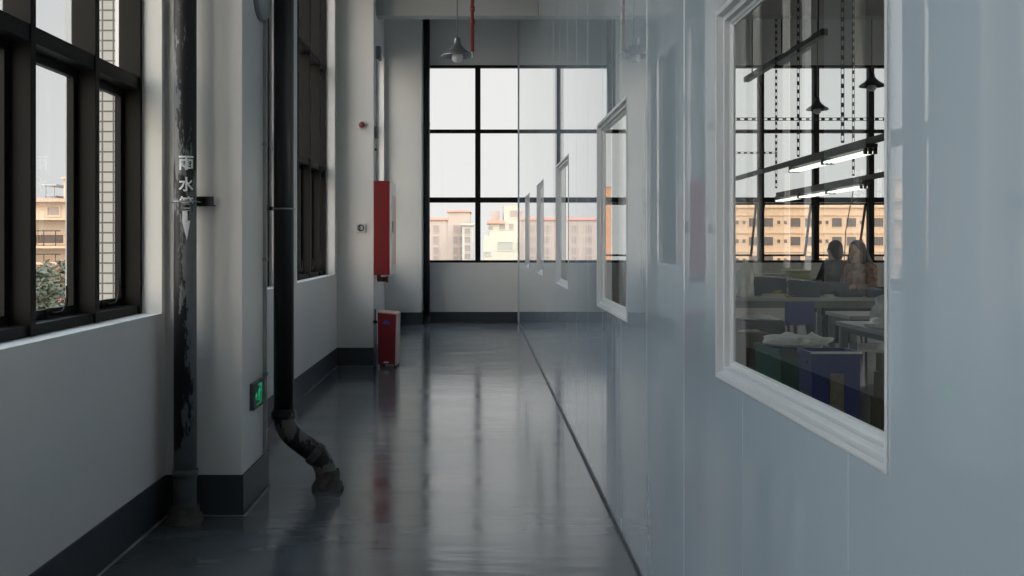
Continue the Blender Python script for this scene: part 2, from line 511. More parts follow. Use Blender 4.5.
# ------------------------------------------------------------------ rain pipe with its writing
PX, PY, PR = -1.372, 4.765, .052
WORN = worn_pipe('flaking_pipe_paint', {
    'z': [(.0, .0), (.12, .10), (.15, .50), (.20, .66), (.34, .66), (.42, .52), (.50, .48), (.56, .56), (.62, .50), (.66, .46), (.70, .58), (.8, .62), (1, .66)],
    'zside': [(.0, .5), (.14, .8), (.45, 1.0), (.52, .9), (.56, .5), (.62, .4), (.7, .12), (.8, .12), (1, .2)],
    'side': -9.0, 'pvc': (.17, .18, .185)})
root = thing('rain_pipe', 'vertical rain pipe with flaking black paint and white Chinese characters by the near column', 'pipe', (PX, PY, 0))
q = MB(); q.tube([(PX, PY, .22), (PX, PY, 1.2), (PX, PY, 2.4), (PX, PY, 3.6), (PX, PY, ZC)], PR, 32)
part('pipe_body', q, WORN, root)
LOWER = mat('bare_pipe_grey', (.065, .068, .07), .5, var=.25, vscale=12, bump=.1)
q = MB(); q.tube([(PX, PY, .02), (PX, PY, .225)], PR + .001, 32, cap=False); q.lathe([(PR, .205), (PR + .007, .207), (PR + .007, .243), (PR, .245)], 32, Matrix.Translation((PX, PY, 0)))
part('pipe_socket', q, LOWER, root)
q = MB()
pr = []
rr = random.Random(3)
q.lathe([(PR, .075), (PR + .012, .07), (PR + .016, .045), (PR + .026, .030), (PR + .032, .014), (PR + .038, 0)], 24, Matrix.Translation((PX, PY, 0)))
q.v = [(x + rr.uniform(-.006, .006), y_ + rr.uniform(-.006, .006), max(0.0, z + rr.uniform(-.006, .006)) if z > .001 else z) for x, y_, z in q.v]
part('mortar_collar', q, MUD, root)
# characters bent onto the pipe
cu = bpy.data.curves.new('char', 'FONT'); to = bpy.data.objects.new('char', cu); C.objects.link(to)
cu.align_x = 'CENTER'
cu.offset = .022
az0 = math.atan2(-PY, -PX)                # direction from the pipe to the eye
def bend(me, zc, height, name, parent, wscale=1.0):
    bm = bmesh.new(); bm.from_mesh(me)
    xs = [v.co.x for v in bm.verts]; ys_ = [v.co.y for v in bm.verts]
    cx, cy = (min(xs) + max(xs)) / 2, (min(ys_) + max(ys_)) / 2; k = height / (max(ys_) - min(ys_))
    for k_ in range(1, 18):
        xx = min(xs) + (max(xs) - min(xs)) * k_ / 18
        bmesh.ops.bisect_plane(bm, geom=bm.verts[:] + bm.edges[:] + bm.faces[:], plane_co=(xx, 0, 0), plane_no=(1, 0, 0))
    base = world_loc(parent)
    for v in bm.verts:
        u = (v.co.x - cx) * k * wscale; w = (v.co.y - cy) * k
        th = az0 + .10 + u / PR
        v.co = Vector((PX + (PR + .0020) * math.cos(th), PY + (PR + .0020) * math.sin(th), zc + w)) - base
    bmesh.ops.recalc_face_normals(bm, faces=bm.faces)
    m2 = bpy.data.meshes.new(name); bm.to_mesh(m2); bm.free(); m2.materials.append(TEXTW)
    return link(name, m2, parent, base)
for ch, zc in (('\u96e8', 1.664), ('\u6c34', 1.566), ('\u7ba1', 1.478)):
    cu.body = ch; bpy.context.view_layer.update()
    dg = bpy.context.evaluated_depsgraph_get()
    me = bpy.data.meshes.new_from_object(to.evaluated_get(dg))
    bend(me, zc, .066, 'character', root, 1.0)
bpy.data.objects.remove(to)
me = bpy.data.meshes.new('arrow')
me.from_pydata([(-.16, 1, 0), (.16, 1, 0), (.16, .38, 0), (.34, .38, 0), (.12, -.9, 0), (-.14, .2, 0), (-.16, .38, 0)], [], [(0, 1, 2, 3, 4, 5, 6)])
bend(me, 1.375, .135, 'painted_arrow', root, 1.0)
# bracket holding the rain pipe
root = thing('pipe_bracket', 'angle iron bracket and u-bolt clamping the flaking rain pipe to its column', 'bracket', (PX, 4.86, 1.49))
q = MB(); q.box((PX - .055, 4.832, 1.47), (PX + .115, 4.837, 1.515)); q.box((PX - .055, 4.837, 1.47), (PX + .115, 4.874, 1.475)); part('angle_iron', q, DARKMET, root)
q = MB(); pts = [(PX - PR - .012, 4.845, 1.487)] + [(PX + (PR + .010) * math.cos(t), PY + (PR + .010) * math.sin(t), 1.487) for t in [PI + PI * k / 12 for k in range(13)]] + [(PX + PR + .012, 4.845, 1.487)]
q.tube(pts, .0035, 8); part('u_bolt', q, STEEL, root)
for sx in (-1, 1):
    q = MB(); q.tube([(PX + sx * (PR + .011), 4.818, 1.487), (PX + sx * (PR + .011), 4.831, 1.487)], .011, 6, smooth=False); part('nut', q, DARKMET, root)

# ------------------------------------------------------------------ black offset pipe
BX, BY, BR = -1.035, 5.40, .053
EL = worn_pipe('peeling_elbow_paint', {'z': [(0, .1), (.04, .15), (.055, .72), (.095, .76), (.11, .42), (.14, .40), (.155, .62), (1, .65)],
     'zside': [(0, .6), (.12, .7), (.2, .5), (1, .5)], 'side': 0, 'pvc': (.15, .145, .13)})
root = thing('drain_pipe', 'black floor-to-ceiling drain pipe that bends sideways above the floor', 'pipe', (BX, BY, 0))
q = MB(); q.tube([(BX, BY, .40), (BX, BY, 2.0), (BX, BY, ZC)], BR, 32); part('pipe_body', q, BLACKPIPE, root)
def arc(c0, p0, p1, n=8):
    """quadratic curve p0 -> p1 with control c0"""
    return [tuple((1 - t) ** 2 * Vector(p0) + 2 * t * (1 - t) * Vector(c0) + t * t * Vector(p1)) for t in [k / n for k in range(n + 1)]]
up = arc((BX, BY, .31), (BX, BY, .405), (BX + .075, BY, .255))
lo_ = arc((BX + .225, BY, .14), (BX + .155, BY, .195), (BX + .232, BY, .03))
q = MB(); q.tube(up + lo_, [BR + .003] * (len(up) + len(lo_)), 32); part('offset_bend', q, EL, root)
q = MB(); q.lathe([(BR, .37), (BR + .012, .372), (BR + .012, .405), (BR + .005, .41), (BR + .005, .42), (BR, .422)], 28, Matrix.Translation((BX, BY, 0))); part('collar', q, EL, root)
d_ = Vector((.78, 0, -.62)).normalized(); pc = Vector((BX + .168, BY, .182))
M = Matrix.Translation(pc) @ d_.to_track_quat('Z', 'Y').to_matrix().to_4x4()
q = MB(); q.lathe([(BR + .002, -.022), (BR + .010, -.018), (BR + .010, .018), (BR + .002, .022)], 28, M); part('collar', q, MUD, root)
rr = random.Random(5)
q = MB(); q.lathe([(BR + .004, .10), (BR + .010, .085), (BR + .010, .04), (BR + .024, .034), (BR + .030, .014), (BR + .032, 0)], 26, Matrix.Translation((BX + .232, BY, 0)))
q.v = [(x + rr.uniform(-.004, .004), y_ + rr.uniform(-.004, .004), z) for x, y_, z in q.v]
part('mortar_collar', q, MUD, root)
root = thing('pipe_clamp', 'thin ring clamp bolting the black drain pipe to the near column', 'clamp', (BX, BY, 1.48))
q = MB(); q.tube([(BX + (BR + .0055) * math.cos(2 * PI * k / 24), BY + (BR + .0055) * math.sin(2 * PI * k / 24), 1.475) for k in range(25)], .004, 8); part('ring', q, STEEL, root)
q = MB(); q.tube([(BX - BR - .002, BY - .01, 1.475), (-1.131, BY - .02, 1.475)], .007, 8); q.box((-1.131, BY - .055, 1.455), (-1.124, BY + .01, 1.495)); q.box((BX - BR - .022, BY - .02, 1.467), (BX - BR, BY + .005, 1.486)); part('bolt', q, DARKMET, root)

# ------------------------------------------------------------------ fittings on the near column
CXF = -1.132
GREEN = mat('green_sign_light', (.0, .25, .10), .5, emit=(.02, .75, .30), estr=.32)
SIGNBG = mat('sign_dark_face', (.08, .095, .09), .35, var=.05)
root = thing('exit_sign', 'small dark exit sign with glowing green running figure low on the near column', 'sign', (CXF, 5.155, .47))
q = MB(); q.box((CXF, 5.03, .470), (CXF + .022, 5.285, .602), ch=.003); part('housing', q, SIGNBG, root)
sx_ = CXF + .0222
Ms = Matrix(((0, 0, 1, sx_), (1, 0, 0, 5.155), (0, 1, 0, .536), (0, 0, 0, 1)))
q = MB()
def limb(p0, p1, w, mb):
    p0 = Vector(p0); p1 = Vector(p1); n_ = Vector((-(p1 - p0).y, (p1 - p0).x)).normalized() * w / 2
    mb.prism([tuple(p0 + n_), tuple(p0 - n_), tuple(p1 - n_), tuple(p1 + n_)], Ms, .0012)
q.prism([(.012 + .0095 * math.cos(2 * PI * k / 16), .043 + .0095 * math.sin(2 * PI * k / 16)) for k in range(16)], Ms, .0012)
limb((.006, .030), (-.008, .000), .017, q); limb((.006, .026), (.026, .012), .008, q); limb((.026, .012), (.036, .020), .007, q)
limb((.004, .028), (-.020, .020), .008, q); limb((-.020, .020), (-.028, .006), .007, q)
limb((-.006, .002), (.012, -.014), .010, q); limb((.012, -.014), (.008, -.038), .009, q)
limb((-.010, .002), (-.020, -.020), .010, q); limb((-.020, -.020), (-.040, -.024), .009, q)
part('running_figure', q, GREEN, root)
q = MB(); limb((.05, .05), (.05, -.045), .006, q); limb((.05, .05), (-.03, .05), .006, q); limb((-.058, -.045), (.05, -.045), .005, q)
q.prism([(-.095, 0), (-.070, .02), (-.070, -.02)], Ms, .0012); limb((-.072, 0), (-.050, 0), .012, q)
part('doorway_and_arrow', q, GREEN, root)

root = thing('wall_fixture', 'round grey fitting high on the near column above the exit sign', 'fixture', (CXF, 5.245, 2.6))
M = Matrix.Translation((CXF, 5.245, 2.60)) @ Matrix.Rotation(PI / 2, 4, 'Y')
q = MB(); q.lathe([(0, .0), (.165, .0), (.166, .004), (.166, .018), (.160, .024)], 36, M); part('rim', q, GREYPL, root)
q = MB(); q.lathe([(.160, .022), (.156, .034), (.08, .042), (0, .046)], 36, M); part('face', q, mat('grey_fitting_face', (.33, .34, .34), .5, var=.05), root)
root = thing('conduit', 'slim grey cable conduit running down the near column from the round fitting', 'conduit', (CXF, 5.35, .2))
q = MB(); q.box((CXF, 5.335, .20), (CXF + .018, 5.36, 2.47), ch=.003); part('trunking', q, mat('conduit_grey', (.30, .30, .29), .5, var=.05), root)
for z in (.6, 1.2, 1.8):
    q = MB(); q.box((CXF, 5.325, z), (CXF + .021, 5.37, z + .02), ch=.002); part('clip', q, GREYPL, root)

# ------------------------------------------------------------------ fittings on the second column
P2X, P2Y = -1.115, 10.736
root = thing('alarm_sounder', 'small round dark red alarm with white base high on the second column', 'alarm', (-1.237, P2Y, 2.525))
M = Matrix.Translation((-1.237, P2Y, 2.525)) @ Matrix.Rotation(PI / 2, 4, 'X')
q = MB(); q.lathe([(0, 0), (.046, 0), (.046, .018), (.040, .024), (0, .024)], 28, M); part('base', q, WHITEPL, root)
q = MB(); q.lathe([(.032, .024), (.032, .05), (.024, .062), (0, .066)], 24, M); part('red_dome', q, mat('dark_red_lens', (.16, .02, .025), .3, var=.05), root)
root = thing('call_point', 'small square white call point plate on the second column beside hydrant cabinet', 'switch', (-1.247, P2Y, 1.45))
q = MB(); q.box((-1.295, P2Y - .025, 1.40), (-1.199, P2Y, 1.496), ch=.006); part('plate', q, mat('aged_white_plastic', (.52, .52, .50), .45), root)
M = Matrix.Translation((-1.247, P2Y - .025, 1.448)) @ Matrix.Rotation(PI / 2, 4, 'X')
q = MB(); q.lathe([(.036, 0), (.034, .006), (.026, .006), (.024, 0)], 24, M); q.box((-1.262, P2Y - .034, 1.425), (-1.250, P2Y - .025, 1.468)); part('dial', q, DARKMET, root)

root = thing('fire_hydrant_cabinet', 'red fire hydrant cabinet mounted on the side of the second column', 'cabinet', (-1.02, 11.0, .955))
q = MB(); q.box((P2X + .001, P2Y - .03, .955), (-.945, 11.27, 1.94), ch=.006); part('cabinet_body', q, RED, root)
fr = MB()
for lo, hi in (((-.945, 10.71, .955), (-.925, 10.76, 1.94)), ((-.945, 11.22, .955), (-.925, 11.27, 1.94)), ((-.945, 10.76, .955), (-.925, 11.22, 1.06)), ((-.945, 10.76, 1.80), (-.925, 11.22, 1.94))):
    fr.box(lo, hi, ch=.003)
dr = part('door', fr, mat('brushed_door_frame', (.55, .55, .55), .35, metal=.4), root)
q = MB(); q.box((-.940, 10.76, 1.06), (-.930, 11.22, 1.80)); part('door_panel', q, mat('pinkish_door_sheet', (.62, .38, .33), .4, var=.05), dr)
q = MB(); q.box((-.925, 10.775, 1.40), (-.912, 10.795, 1.52), ch=.003); part('door_handle', q, STEEL, dr)
q = MB(); q.tube([(-1.07, 10.83, .957), (-1.07, 10.83, .90)], .022, 14); q.tube([(-1.085, 10.83, .905), (-.985, 10.83, .905)], .026, 14); q.lathe([(0, 0), (.034, 0), (.034, .018), (0, .018)], 18, Matrix.Translation((-.99, 10.83, .905)) @ Matrix.Rotation(PI / 2, 4, 'Y'))
part('pipe_stub', q, mat('dark_red_pipe', (.10, .012, .014), .45), root)

root = thing('white_conduit', 'thin white conduit dropping down the second column to the red hydrant cabinet', 'conduit', (P2X, 10.95, 1.94))
q = MB(); q.box((P2X, 10.98, 1.94), (P2X + .02, 11.08, 3.26), ch=.004); part('trunking', q, WHITEPL, root)
q = MB(); q.box((P2X, 10.96, 3.26), (P2X + .05, 11.10, 3.40), ch=.01); part('end_cover', q, GREYPL, root)
q = MB(); q.box((P2X, 10.80, 2.40), (P2X + .035, 10.90, 2.52), ch=.006); part('junction_box', q, GREYPL, root)
q = MB(); q.tube([(P2X, 10.86, 2.28), (P2X + .02, 10.86, 2.28)], .012, 10); part('screw_cap', q, DARKMET, root)

# extinguisher box: leaning front, pale front edge
root = thing('extinguisher_box', 'red fire extinguisher box standing on floor against the second column', 'box', (-.955, 10.76, 0))
X0, X1, Ya, Yb = -1.062, -.868, 10.62, 10.98
q = MB()
q.prism([(X0 + .004, .03), (X1 - .012, .03), (X1, .545), (X0, .565)], Matrix(((1, 0, 0, 0), (0, 0, 1, Ya), (0, 1, 0, 0), (0, 0, 0, 1))), Yb - Ya)
part('box_body', q, RED, root)
q = MB()
q.prism([(X0 - .002, .566), (X1 + .012, .546), (X1 + .012, .556), (X0 - .002, .578)], Matrix(((1, 0, 0, 0), (0, 0, 1, Ya - .004), (0, 1, 0, 0), (0, 0, 0, 1))), Yb - Ya + .008)
part('lid', q, mat('pale_red_lid', (.42, .22, .20), .4, var=.04), root)
q = MB()
q.prism([(X1 - .014, .02), (X1 + .004, .02), (X1 + .016, .546), (X1 - .002, .546)], Matrix(((1, 0, 0, 0), (0, 0, 1, Ya - .003), (0, 1, 0, 0), (0, 0, 0, 1))), Yb - Ya + .006)
part('front_door', q, mat('pale_front_sheet', (.50, .34, .33), .4, var=.04), root)
Mf = Matrix(((1, 0, 0, 0), (0, 0, -1, Ya - .0002), (0, 1, 0, 0), (0, 0, 0, 1)))
q = MB(); q.prism([(-.972 + .040 * math.cos(2 * PI * k / 24), .460 + .016 * math.sin(2 * PI * k / 24)) for k in range(24)], Mf, .0015); q.prism([(-.985, .476), (-.959, .476), (-.972, .496)], Mf, .0015)
part('emblem', q, BLUE, root)
q = MB(); q.box((-.998, Ya - .002, .044), (-.950, Ya, .060)); part('label_sticker', q, WHITEPL, root)
for xx in (X0 + .02, X1 - .03):
    for yy in (Ya + .02, Yb - .05):
        q = MB(); q.box((xx, yy, 0), (xx + .028, yy + .03, .032), ch=.002); part('foot', q, DARKMET, root)
root = thing('pipe_stub', 'short grey pipe standing between the second column and red extinguisher box', 'pipe', (-1.092, 10.72, 0))
q = MB(); q.tube([(-1.095, 10.70, 0), (-1.095, 10.70, .47)], .018, 14); part('pipe_body', q, GREYPL, root)
q = MB(); q.tube([(-1.095, 10.70, .46), (-1.095, 10.70, .60)], .007, 10); q.lathe([(.018, .45), (.023, .455), (.023, .475), (.008, .48)], 16, Matrix.Translation((-1.095, 10.70, 0))); part('cap', q, DARKMET, root)

# ------------------------------------------------------------------ far corner pipe, pendant, red drop
root = thing('corner_pipe', 'black downpipe in the corner beside the far window', 'pipe', (-.875, 16.42, 0))
FX, FY = -.861, 16.52
q = MB(); q.tube([(FX, FY, .04), (FX, FY, 2), (FX, FY, ZC)], .053, 24); part('pipe_body', q, BLACKPIPE, root)
q = MB(); q.lathe([(.053, .10), (.055, .09), (.055, 0)], 22, Matrix.Translation((FX, FY, 0))); part('mortar_collar', q, MUD, root)
for z in (1.48, 3.2):
    q = MB(); q.lathe([(.053, z - .03), (.055, z - .028), (.055, z + .028), (.053, z + .03)], 22, Matrix.Translation((FX, FY, 0))); part('coupling', q, DARKMET, root)

def pendant(x, y_, zb, label, shade_m, grp=None):
    root = thing('pendant_lamp', label, 'lamp', (x, y_, zb), grp)
    T = Matrix.Translation((x, y_, zb))
    q = MB(); q.lathe([(.150, .012), (.152, .006), (.148, .0), (.142, .010), (.085, .050), (.040, .094), (.036, .10), (.0, .10)], 36, T)
    q.lathe([(.150, .012), (.145, .022), (.085, .062), (.046, .105), (.034, .125), (.030, .165), (.026, .180), (0, .182)], 36, T)
    part('lamp_shade', q, shade_m, root)
    q = MB(); q.lathe([(.024, .09), (.030, .06), (.050, .02), (.054, -.012), (.046, -.036), (.024, -.052), (0, -.056)], 28, T)
    part('bulb', q, BULB, root)
    q = MB(); q.tube([(x, y_, zb + .180), (x, y_, ZC)], .006, 8); part('cord', q, GREYPL, root)
    q = MB(); q.lathe([(0, -.0), (.028, .0), (.028, -.03), (.022, -.035), (.0, -.035)], 20, Matrix.Translation((x, y_, ZC)))
    part('ceiling_rose', q, GREYPL, root)
    return root
BULB = mat('frosted_bulb', (.60, .60, .60), .35, var=.02)
SHADE = mat('aluminium_shade', (.24, .25, .26), .30, metal=.6, var=.05)
pendant(-.215, 9.7, 3.055, 'grey cone pendant lamp hanging before the far corridor window', SHADE)
root = thing('hanging_sprinkler_pipe', 'thin red sprinkler pipe hanging down beside the pendant lamp', 'pipe', (-.070, 9.42, 3.0))
q = MB(); q.tube([(-.070, 9.42, 3.05), (-.071, 9.42, ZC)], .017, 14); part('pipe_body', q, REDPIPE, root)
for zz in (3.30, 3.42):
    q = MB(); q.lathe([(.017, zz), (.022, zz + .002), (.022, zz + .05), (.017, zz + .052)], 16, Matrix.Translation((-.069, 9.42, 0))); part('coupling', q, REDPIPE, root)
q = MB(); q.lathe([(.010, 3.05), (.012, 3.03), (.007, 3.025), (.007, 3.005), (.016, 3.0), (.016, 2.996), (0, 2.995)], 14, Matrix.Translation((-.069, 9.42, 0))); part('sprinkler_head', q, STEEL, root)

# ------------------------------------------------------------------ workshop behind the partition
from mathutils import noise as mnoise
LAMPDARK = mat('dark_lamp_shade', (.035, .036, .038), .45, metal=.3, var=.05)
pendant(4.745, 12.4, 3.18, 'dark cone pendant lamp in the workshop, larger and higher in the window', LAMPDARK)
pendant(4.655, 14.13, 3.12, 'dark cone pendant lamp in the workshop, deeper and lower in the window', LAMPDARK)

def slotted(mb, p0, p1, w, nrm, pitch=.075):
    """flat slotted steel strip from p0 to p1 with an open slot every pitch"""
    p0, p1, nrm = Vector(p0), Vector(p1), Vector(nrm)
    ax = (p1 - p0).normalized(); sd = ax.cross(nrm).normalized(); L_ = (p1 - p0).length
    def seg(a, b, s0, s1):
        vs = []
        for t in (a, b):
            for s in (s0, s1):
                for h in (0, .003): vs.append(p0 + ax * t + sd * s + nrm * h)
        mb.add(vs, [(0, 1, 3, 2), (4, 6, 7, 5), (0, 4, 5, 1), (2, 3, 7, 6), (0, 2, 6, 4), (1, 5, 7, 3)])
    rail = w * .17
    seg(0, L_, -w / 2, -w / 2 + rail); seg(0, L_, w / 2 - rail, w / 2)
    n = max(1, int(L_ / pitch))
    for k in range(n + 1):
        t = k * L_ / n
        seg(max(0, t - pitch * .24), min(L_, t + pitch * .24), -w / 2 + rail, w / 2 - rail)
TUBE = mat('fluorescent_tube', (.8, .8, .78), .4, emit=(.97, 1.0, .86), estr=1.6)
def light_line(x0, y0, x1, y1, z, units, label, near=.02, beyond=.02):
    root = thing('fluorescent_light', label, 'lamp', ((x0 + x1) / 2, (y0 + y1) / 2, z), 'fluorescent lights over the workshop benches')
    a = Vector((x0, y0, z)); b = Vector((x1, y1, z)); ax = (b - a); L_ = ax.length; ax.normalize()
    M = Matrix.Translation(a) @ ax.to_track_quat('Y', 'Z').to_matrix().to_4x4()
    q = MB(); q.box((-.042, -.02, .030), (.042, L_ + .02, .060), M, ch=.004); q.box((-.020, -near, .060), (.020, L_ + beyond, .105), M)
    part('rail', q, DARKMET, root)
    for k in range(units):
        l = L_ / units
        for sx in (-.036, 0, .036):
            q = MB(); q.tube([M @ Vector((sx, k * l + .03, 0)), M @ Vector((sx, (k + 1) * l - .03, 0))], .011, 10); tb = part('tube', q, TUBE, root)
            q = MB()
            for t in (k * l + .012, (k + 1) * l - .03):
                q = MB(); q.box((sx - .013, t, -.016), (sx + .013, t + .018, .036), M); part('end_cap', q, DARKMET, tb)
    return root
light_line(2.885, 7.55, 2.945, 9.62, 1.965, 2, 'nearer lit fluorescent lamp strip hanging over the workshop benches', 1.6, 3.6)
light_line(3.535, 9.38, 3.68, 12.62, 1.805, 3, 'farther and lower lit fluorescent lamp strip hanging in the workshop', 1.3, .05)
q = MB(); q.box((3.50, 10.5, 3.42), (3.57, 13.6, 3.49), ch=.006)
for yy in (10.7, 12.0, 13.3): q.tube([(3.535, yy, 3.48), (3.535, yy, ZC)], .008, 8)
tag(q.build('hanging_cable_tray', DARKMET, None, (3.5, 12, 3.42)), 'dark cable tray running lengthwise high under the workshop ceiling', 'cable tray')
for (x, y_, z0, lab) in ((3.47, 12.0, 1.93, 'slotted steel hanger strip at the far end of the lower lamp strip'),
                         (2.952, 9.5, 2.09, 'slotted steel hanger strip at the far end of the upper lamp strip'),
                         (2.892, 8.17, 2.09, 'slotted steel hanger strip at the near end of the upper lamp strip'),
                         (3.558, 9.76, 1.93, 'slotted steel hanger strip at the near end of the lower lamp strip')):
    q = MB(); slotted(q, (x, y_, z0), (x, y_, ZC), .025 if y_ > 9 else .027, (0, -1, 0))
    tag(q.build('hanger_strip', DARKMET, None, (x, y_, z0)), lab, 'hanger', 'slotted hangers of the workshop lamps')
q = MB(); slotted(q, (1.75, 9.48, 2.437), (4.6, 9.48, 2.437), .030, (0, -1, 0), .07)
tag(q.build('slotted_rail', DARKMET, None, (3, 9.48, 2.437)), 'horizontal slotted steel rail crossing above the workshop lamp strips', 'rail')
q = MB(); slotted(q, (2.3, 11.98, 2.343), (3.47, 11.98, 2.343), .024, (0, -1, 0), .07)
tag(q.build('short_rail', DARKMET, None, (3, 11.98, 2.343)), 'short thin horizontal rail joined to the farthest slotted hanger', 'rail')
q = MB(); q.tube([(3.50, 9.6, 1.782), (3.475, 9.62, 1.62), (3.45, 9.66, 1.4), (3.455, 9.7, 1.2), (3.45, 9.75, .92)], .0045, 6)
tag(q.build('power_cord', mat('red_cord', (.3, .05, .05), .5), None, (3.47, 9.6, .92)), 'thin red cord dangling from the lower lamp strip to the bench', 'cord')

TOPM = mat('pale_bench_top', (.46, .48, .46), .45, var=.06)
LEGM = mat('greenish_steel_leg', (.17, .21, .20), .5, var=.06)
def table(name, label, x0, x1, y0, y1, h=.75, apron=.07, top=TOPM, grp=None, shelf=None):
    root = thing(name, label, 'table', ((x0 + x1) / 2, (y0 + y1) / 2, 0), grp)
    q = MB(); q.box((x0, y0, h - .03), (x1, y1, h), ch=.004); part('table_top', q, top, root)
    q = MB()
    q.box((x0 + .03, y0 + .03, h - .03 - apron), (x1 - .03, y0 + .05, h - .031)); q.box((x0 + .03, y1 - .05, h - .03 - apron), (x1 - .03, y1 - .03, h - .031))
    q.box((x0 + .03, y0 + .05, h - .03 - apron), (x0 + .05, y1 - .05, h - .031)); q.box((x1 - .05, y0 + .05, h - .03 - apron), (x1 - .03, y1 - .05, h - .031))
    part('apron', q, LEGM, root)
    for xx in (x0 + .02, x1 - .065):
        for yy in (y0 + .02, y1 - .065):
            q = MB(); q.box((xx, yy, 0), (xx + .045, yy + .045, h - .032), ch=.003); part('leg', q, LEGM, root)
    if shelf:
        q = MB(); q.box((x0 + .03, y0 + .03, shelf), (x1 - .03, y1 - .03, shelf + .02)); part('shelf', q, top, root)
    return root
table('workbench', 'long pale workbench with blue-grey trays along its front edge', 2.30, 4.75, 10.06, 10.76, shelf=.22)
table('workbench', 'pale workbench behind the tray bench, heaped with pale papers', 2.2, 3.95, 11.75, 12.75)
table('side_table', 'steel-legged table near the glass with crumpled plastic on top', 2.50, 3.25, 6.05, 7.20, h=.745, apron=.04, top=mat('grey_table_top', (.40, .43, .42), .35, var=.05))
table('workbench', 'low dark workbench between the near table and the tray bench', 3.0, 4.6, 8.3, 8.9, h=.70)

TRAY = mat('blue_grey_tray', (.095, .125, .155), .45, var=.05)
NAVY = mat('navy_plastic', (.045, .065, .23), .40, var=.06)
GREENPL = mat('green_tub_plastic', (.08, .17, .14), .45, var=.06)
def trayob(name, label, cat, x, y_, z, w, d, h, rot, m, grp=None, rim=.012, taper=.93, extra=None):
    root = thing(name, label, cat, (x, y_, z), grp)
    M = Matrix.Translation((x, y_, z)) @ Matrix.Rotation(rot, 4, 'Z')
    def ring(k, zz, ins=0): return [M @ Vector((sx * (w / 2 * k - ins), sy * (d / 2 * k - ins), zz)) for sx, sy in ((-1, -1), (1, -1), (1, 1), (-1, 1))]
    rings = [ring(taper, 0), ring(1, h - .03), ring(1, h - .03, -rim), ring(1, h, -rim), ring(1, h, .008), ring(taper, .012, .008)]
    vs = [p for r_ in rings for p in r_]; fs = [(3, 2, 1, 0)]
    for k in range(5):
        for j in range(4): fs.append((k * 4 + j, k * 4 + (j + 1) % 4, k * 4 + 4 + (j + 1) % 4, k * 4 + 4 + j))
    fs.append((20, 21, 22, 23))
    q = MB(); q.add(vs, fs); part('tray_shell', q, m, root)
    q = MB()
    for sx in (-1, 1):
        q2 = MB(); q2.box((sx * (w / 2 - .004) - .012, -.05, max(.012, h - .075)), (sx * (w / 2 - .004) + .012, .05, max(.030, h - .055)), M, ch=.003); part('grip', q2, m, root)
    if extra: extra(root, M)
    return root
G = 'trays along the front of the workbench'
trayob('parts_tray', 'tilted blue-grey tray at the window-side end of the bench', 'tray', 2.99, 10.57, .75, .34, .26, .185, R(-14), TRAY, G)
trayob('parts_tray', 'largest blue-grey tray in the middle of the bench row', 'tray', 3.24, 10.24, .75, .31, .20, .170, R(-14), TRAY, G)
trayob('parts_tray', 'blue-grey tray standing before the pink-clad worker', 'tray', 3.60, 10.42, .75, .20, .26, .140, R(6), TRAY, G)
trayob('parts_tray', 'low flat blue-grey tray at the bench edge near the tubes', 'tray', 3.68, 10.20, .757, .24, .12, .055, R(0), TRAY, G)
trayob('parts_tray', 'blue-grey tray at the far end of the bench row', 'tray', 4.02, 10.28, .75, .30, .26, .095, R(-10), TRAY, G)

PLAST = mat('clear_crumpled_plastic', (.78, .82, .80), .25, var=.10, vscale=18)
CLOUDY = mat('cloudy_plastic_bag', (.70, .74, .71), .3, var=.12, vscale=14)
def lump(name, label, cat, x, y_, z, sx, sy, sz, m, seed, amp=.25, grp=None, peaks=0):
    bm = bmesh.new(); bmesh.ops.create_icosphere(bm, subdivisions=4, radius=1)
    for v in bm.verts:
        p = v.co.copy()
        n_ = mnoise.noise(p * 1.6 + Vector((seed * 3.1, 0, 0))) + .6 * abs(mnoise.noise(p * 4.2 + Vector((0, seed, 0)))) + .25 * mnoise.noise(p * 10)
        p *= 1 + amp * n_
        if p.z > 0 and peaks: p.z *= 1 + peaks * max(0, mnoise.noise(Vector((p.x * 2.5, p.y * 2.5, seed)))) * 2
        v.co = Vector((p.x * sx, p.y * sy, max(p.z, -.55) * sz))
    zm = min(v.co.z for v in bm.verts)
    for v in bm.verts: v.co.z -= zm
    me = bpy.data.meshes.new(name); bm.to_mesh(me); bm.free()
    for p in me.polygons: p.use_smooth = True
    me.materials.append(m)
    o = link(name, me, None, (x, y_, z))
    return tag(o, label, cat, grp)
lump('plastic_bag', 'cloudy plastic bag heaped at the window-side end of the bench', 'bag', 2.66, 10.27, .75, .085, .09, .22, CLOUDY, 1, .3)
lump('plastic_bag', 'second cloudy plastic bag leaning behind the heaped one', 'bag', 2.60, 10.60, .75, .11, .08, .13, CLOUDY, 2, .3)
lump('plastic_wrap', 'flat crumpled clear plastic lying on the steel-legged table', 'bag', 2.60, 6.62, .745, .065, .20, .035, PLAST, 4, .4)
lump('plastic_wrap', 'taller crumpled clear plastic at the near edge of the steel-legged table', 'bag', 2.80, 7.0, .745, .12, .12, .12, PLAST, 6, .35)
PAPER = mat('pale_paper', (.62, .64, .55), .7, var=.06)
YELL = mat('yellow_card', (.50, .38, .08), .6, var=.08)
def sheets(name, label, x, y_, z, w, d, n, m, seed, cat='papers', grp=None):
    rr = random.Random(seed); q = MB(); zz = z
    for k in range(n):
        M = Matrix.Translation((x + rr.uniform(-.02, .02), y_ + rr.uniform(-.02, .02), zz)) @ Matrix.Rotation(rr.uniform(-.2, .2), 4, 'Z')
        q.box((-w / 2, -d / 2, 0), (w / 2, d / 2, .006), M); zz += .006
    return tag(q.build(name, m, None, (x, y_, z)), label, cat, grp)
sheets('paper_stack', 'loose pale paper stack on bench behind the largest tray', 3.40, 11.99, .75, .32, .40, 30, PAPER, 1)
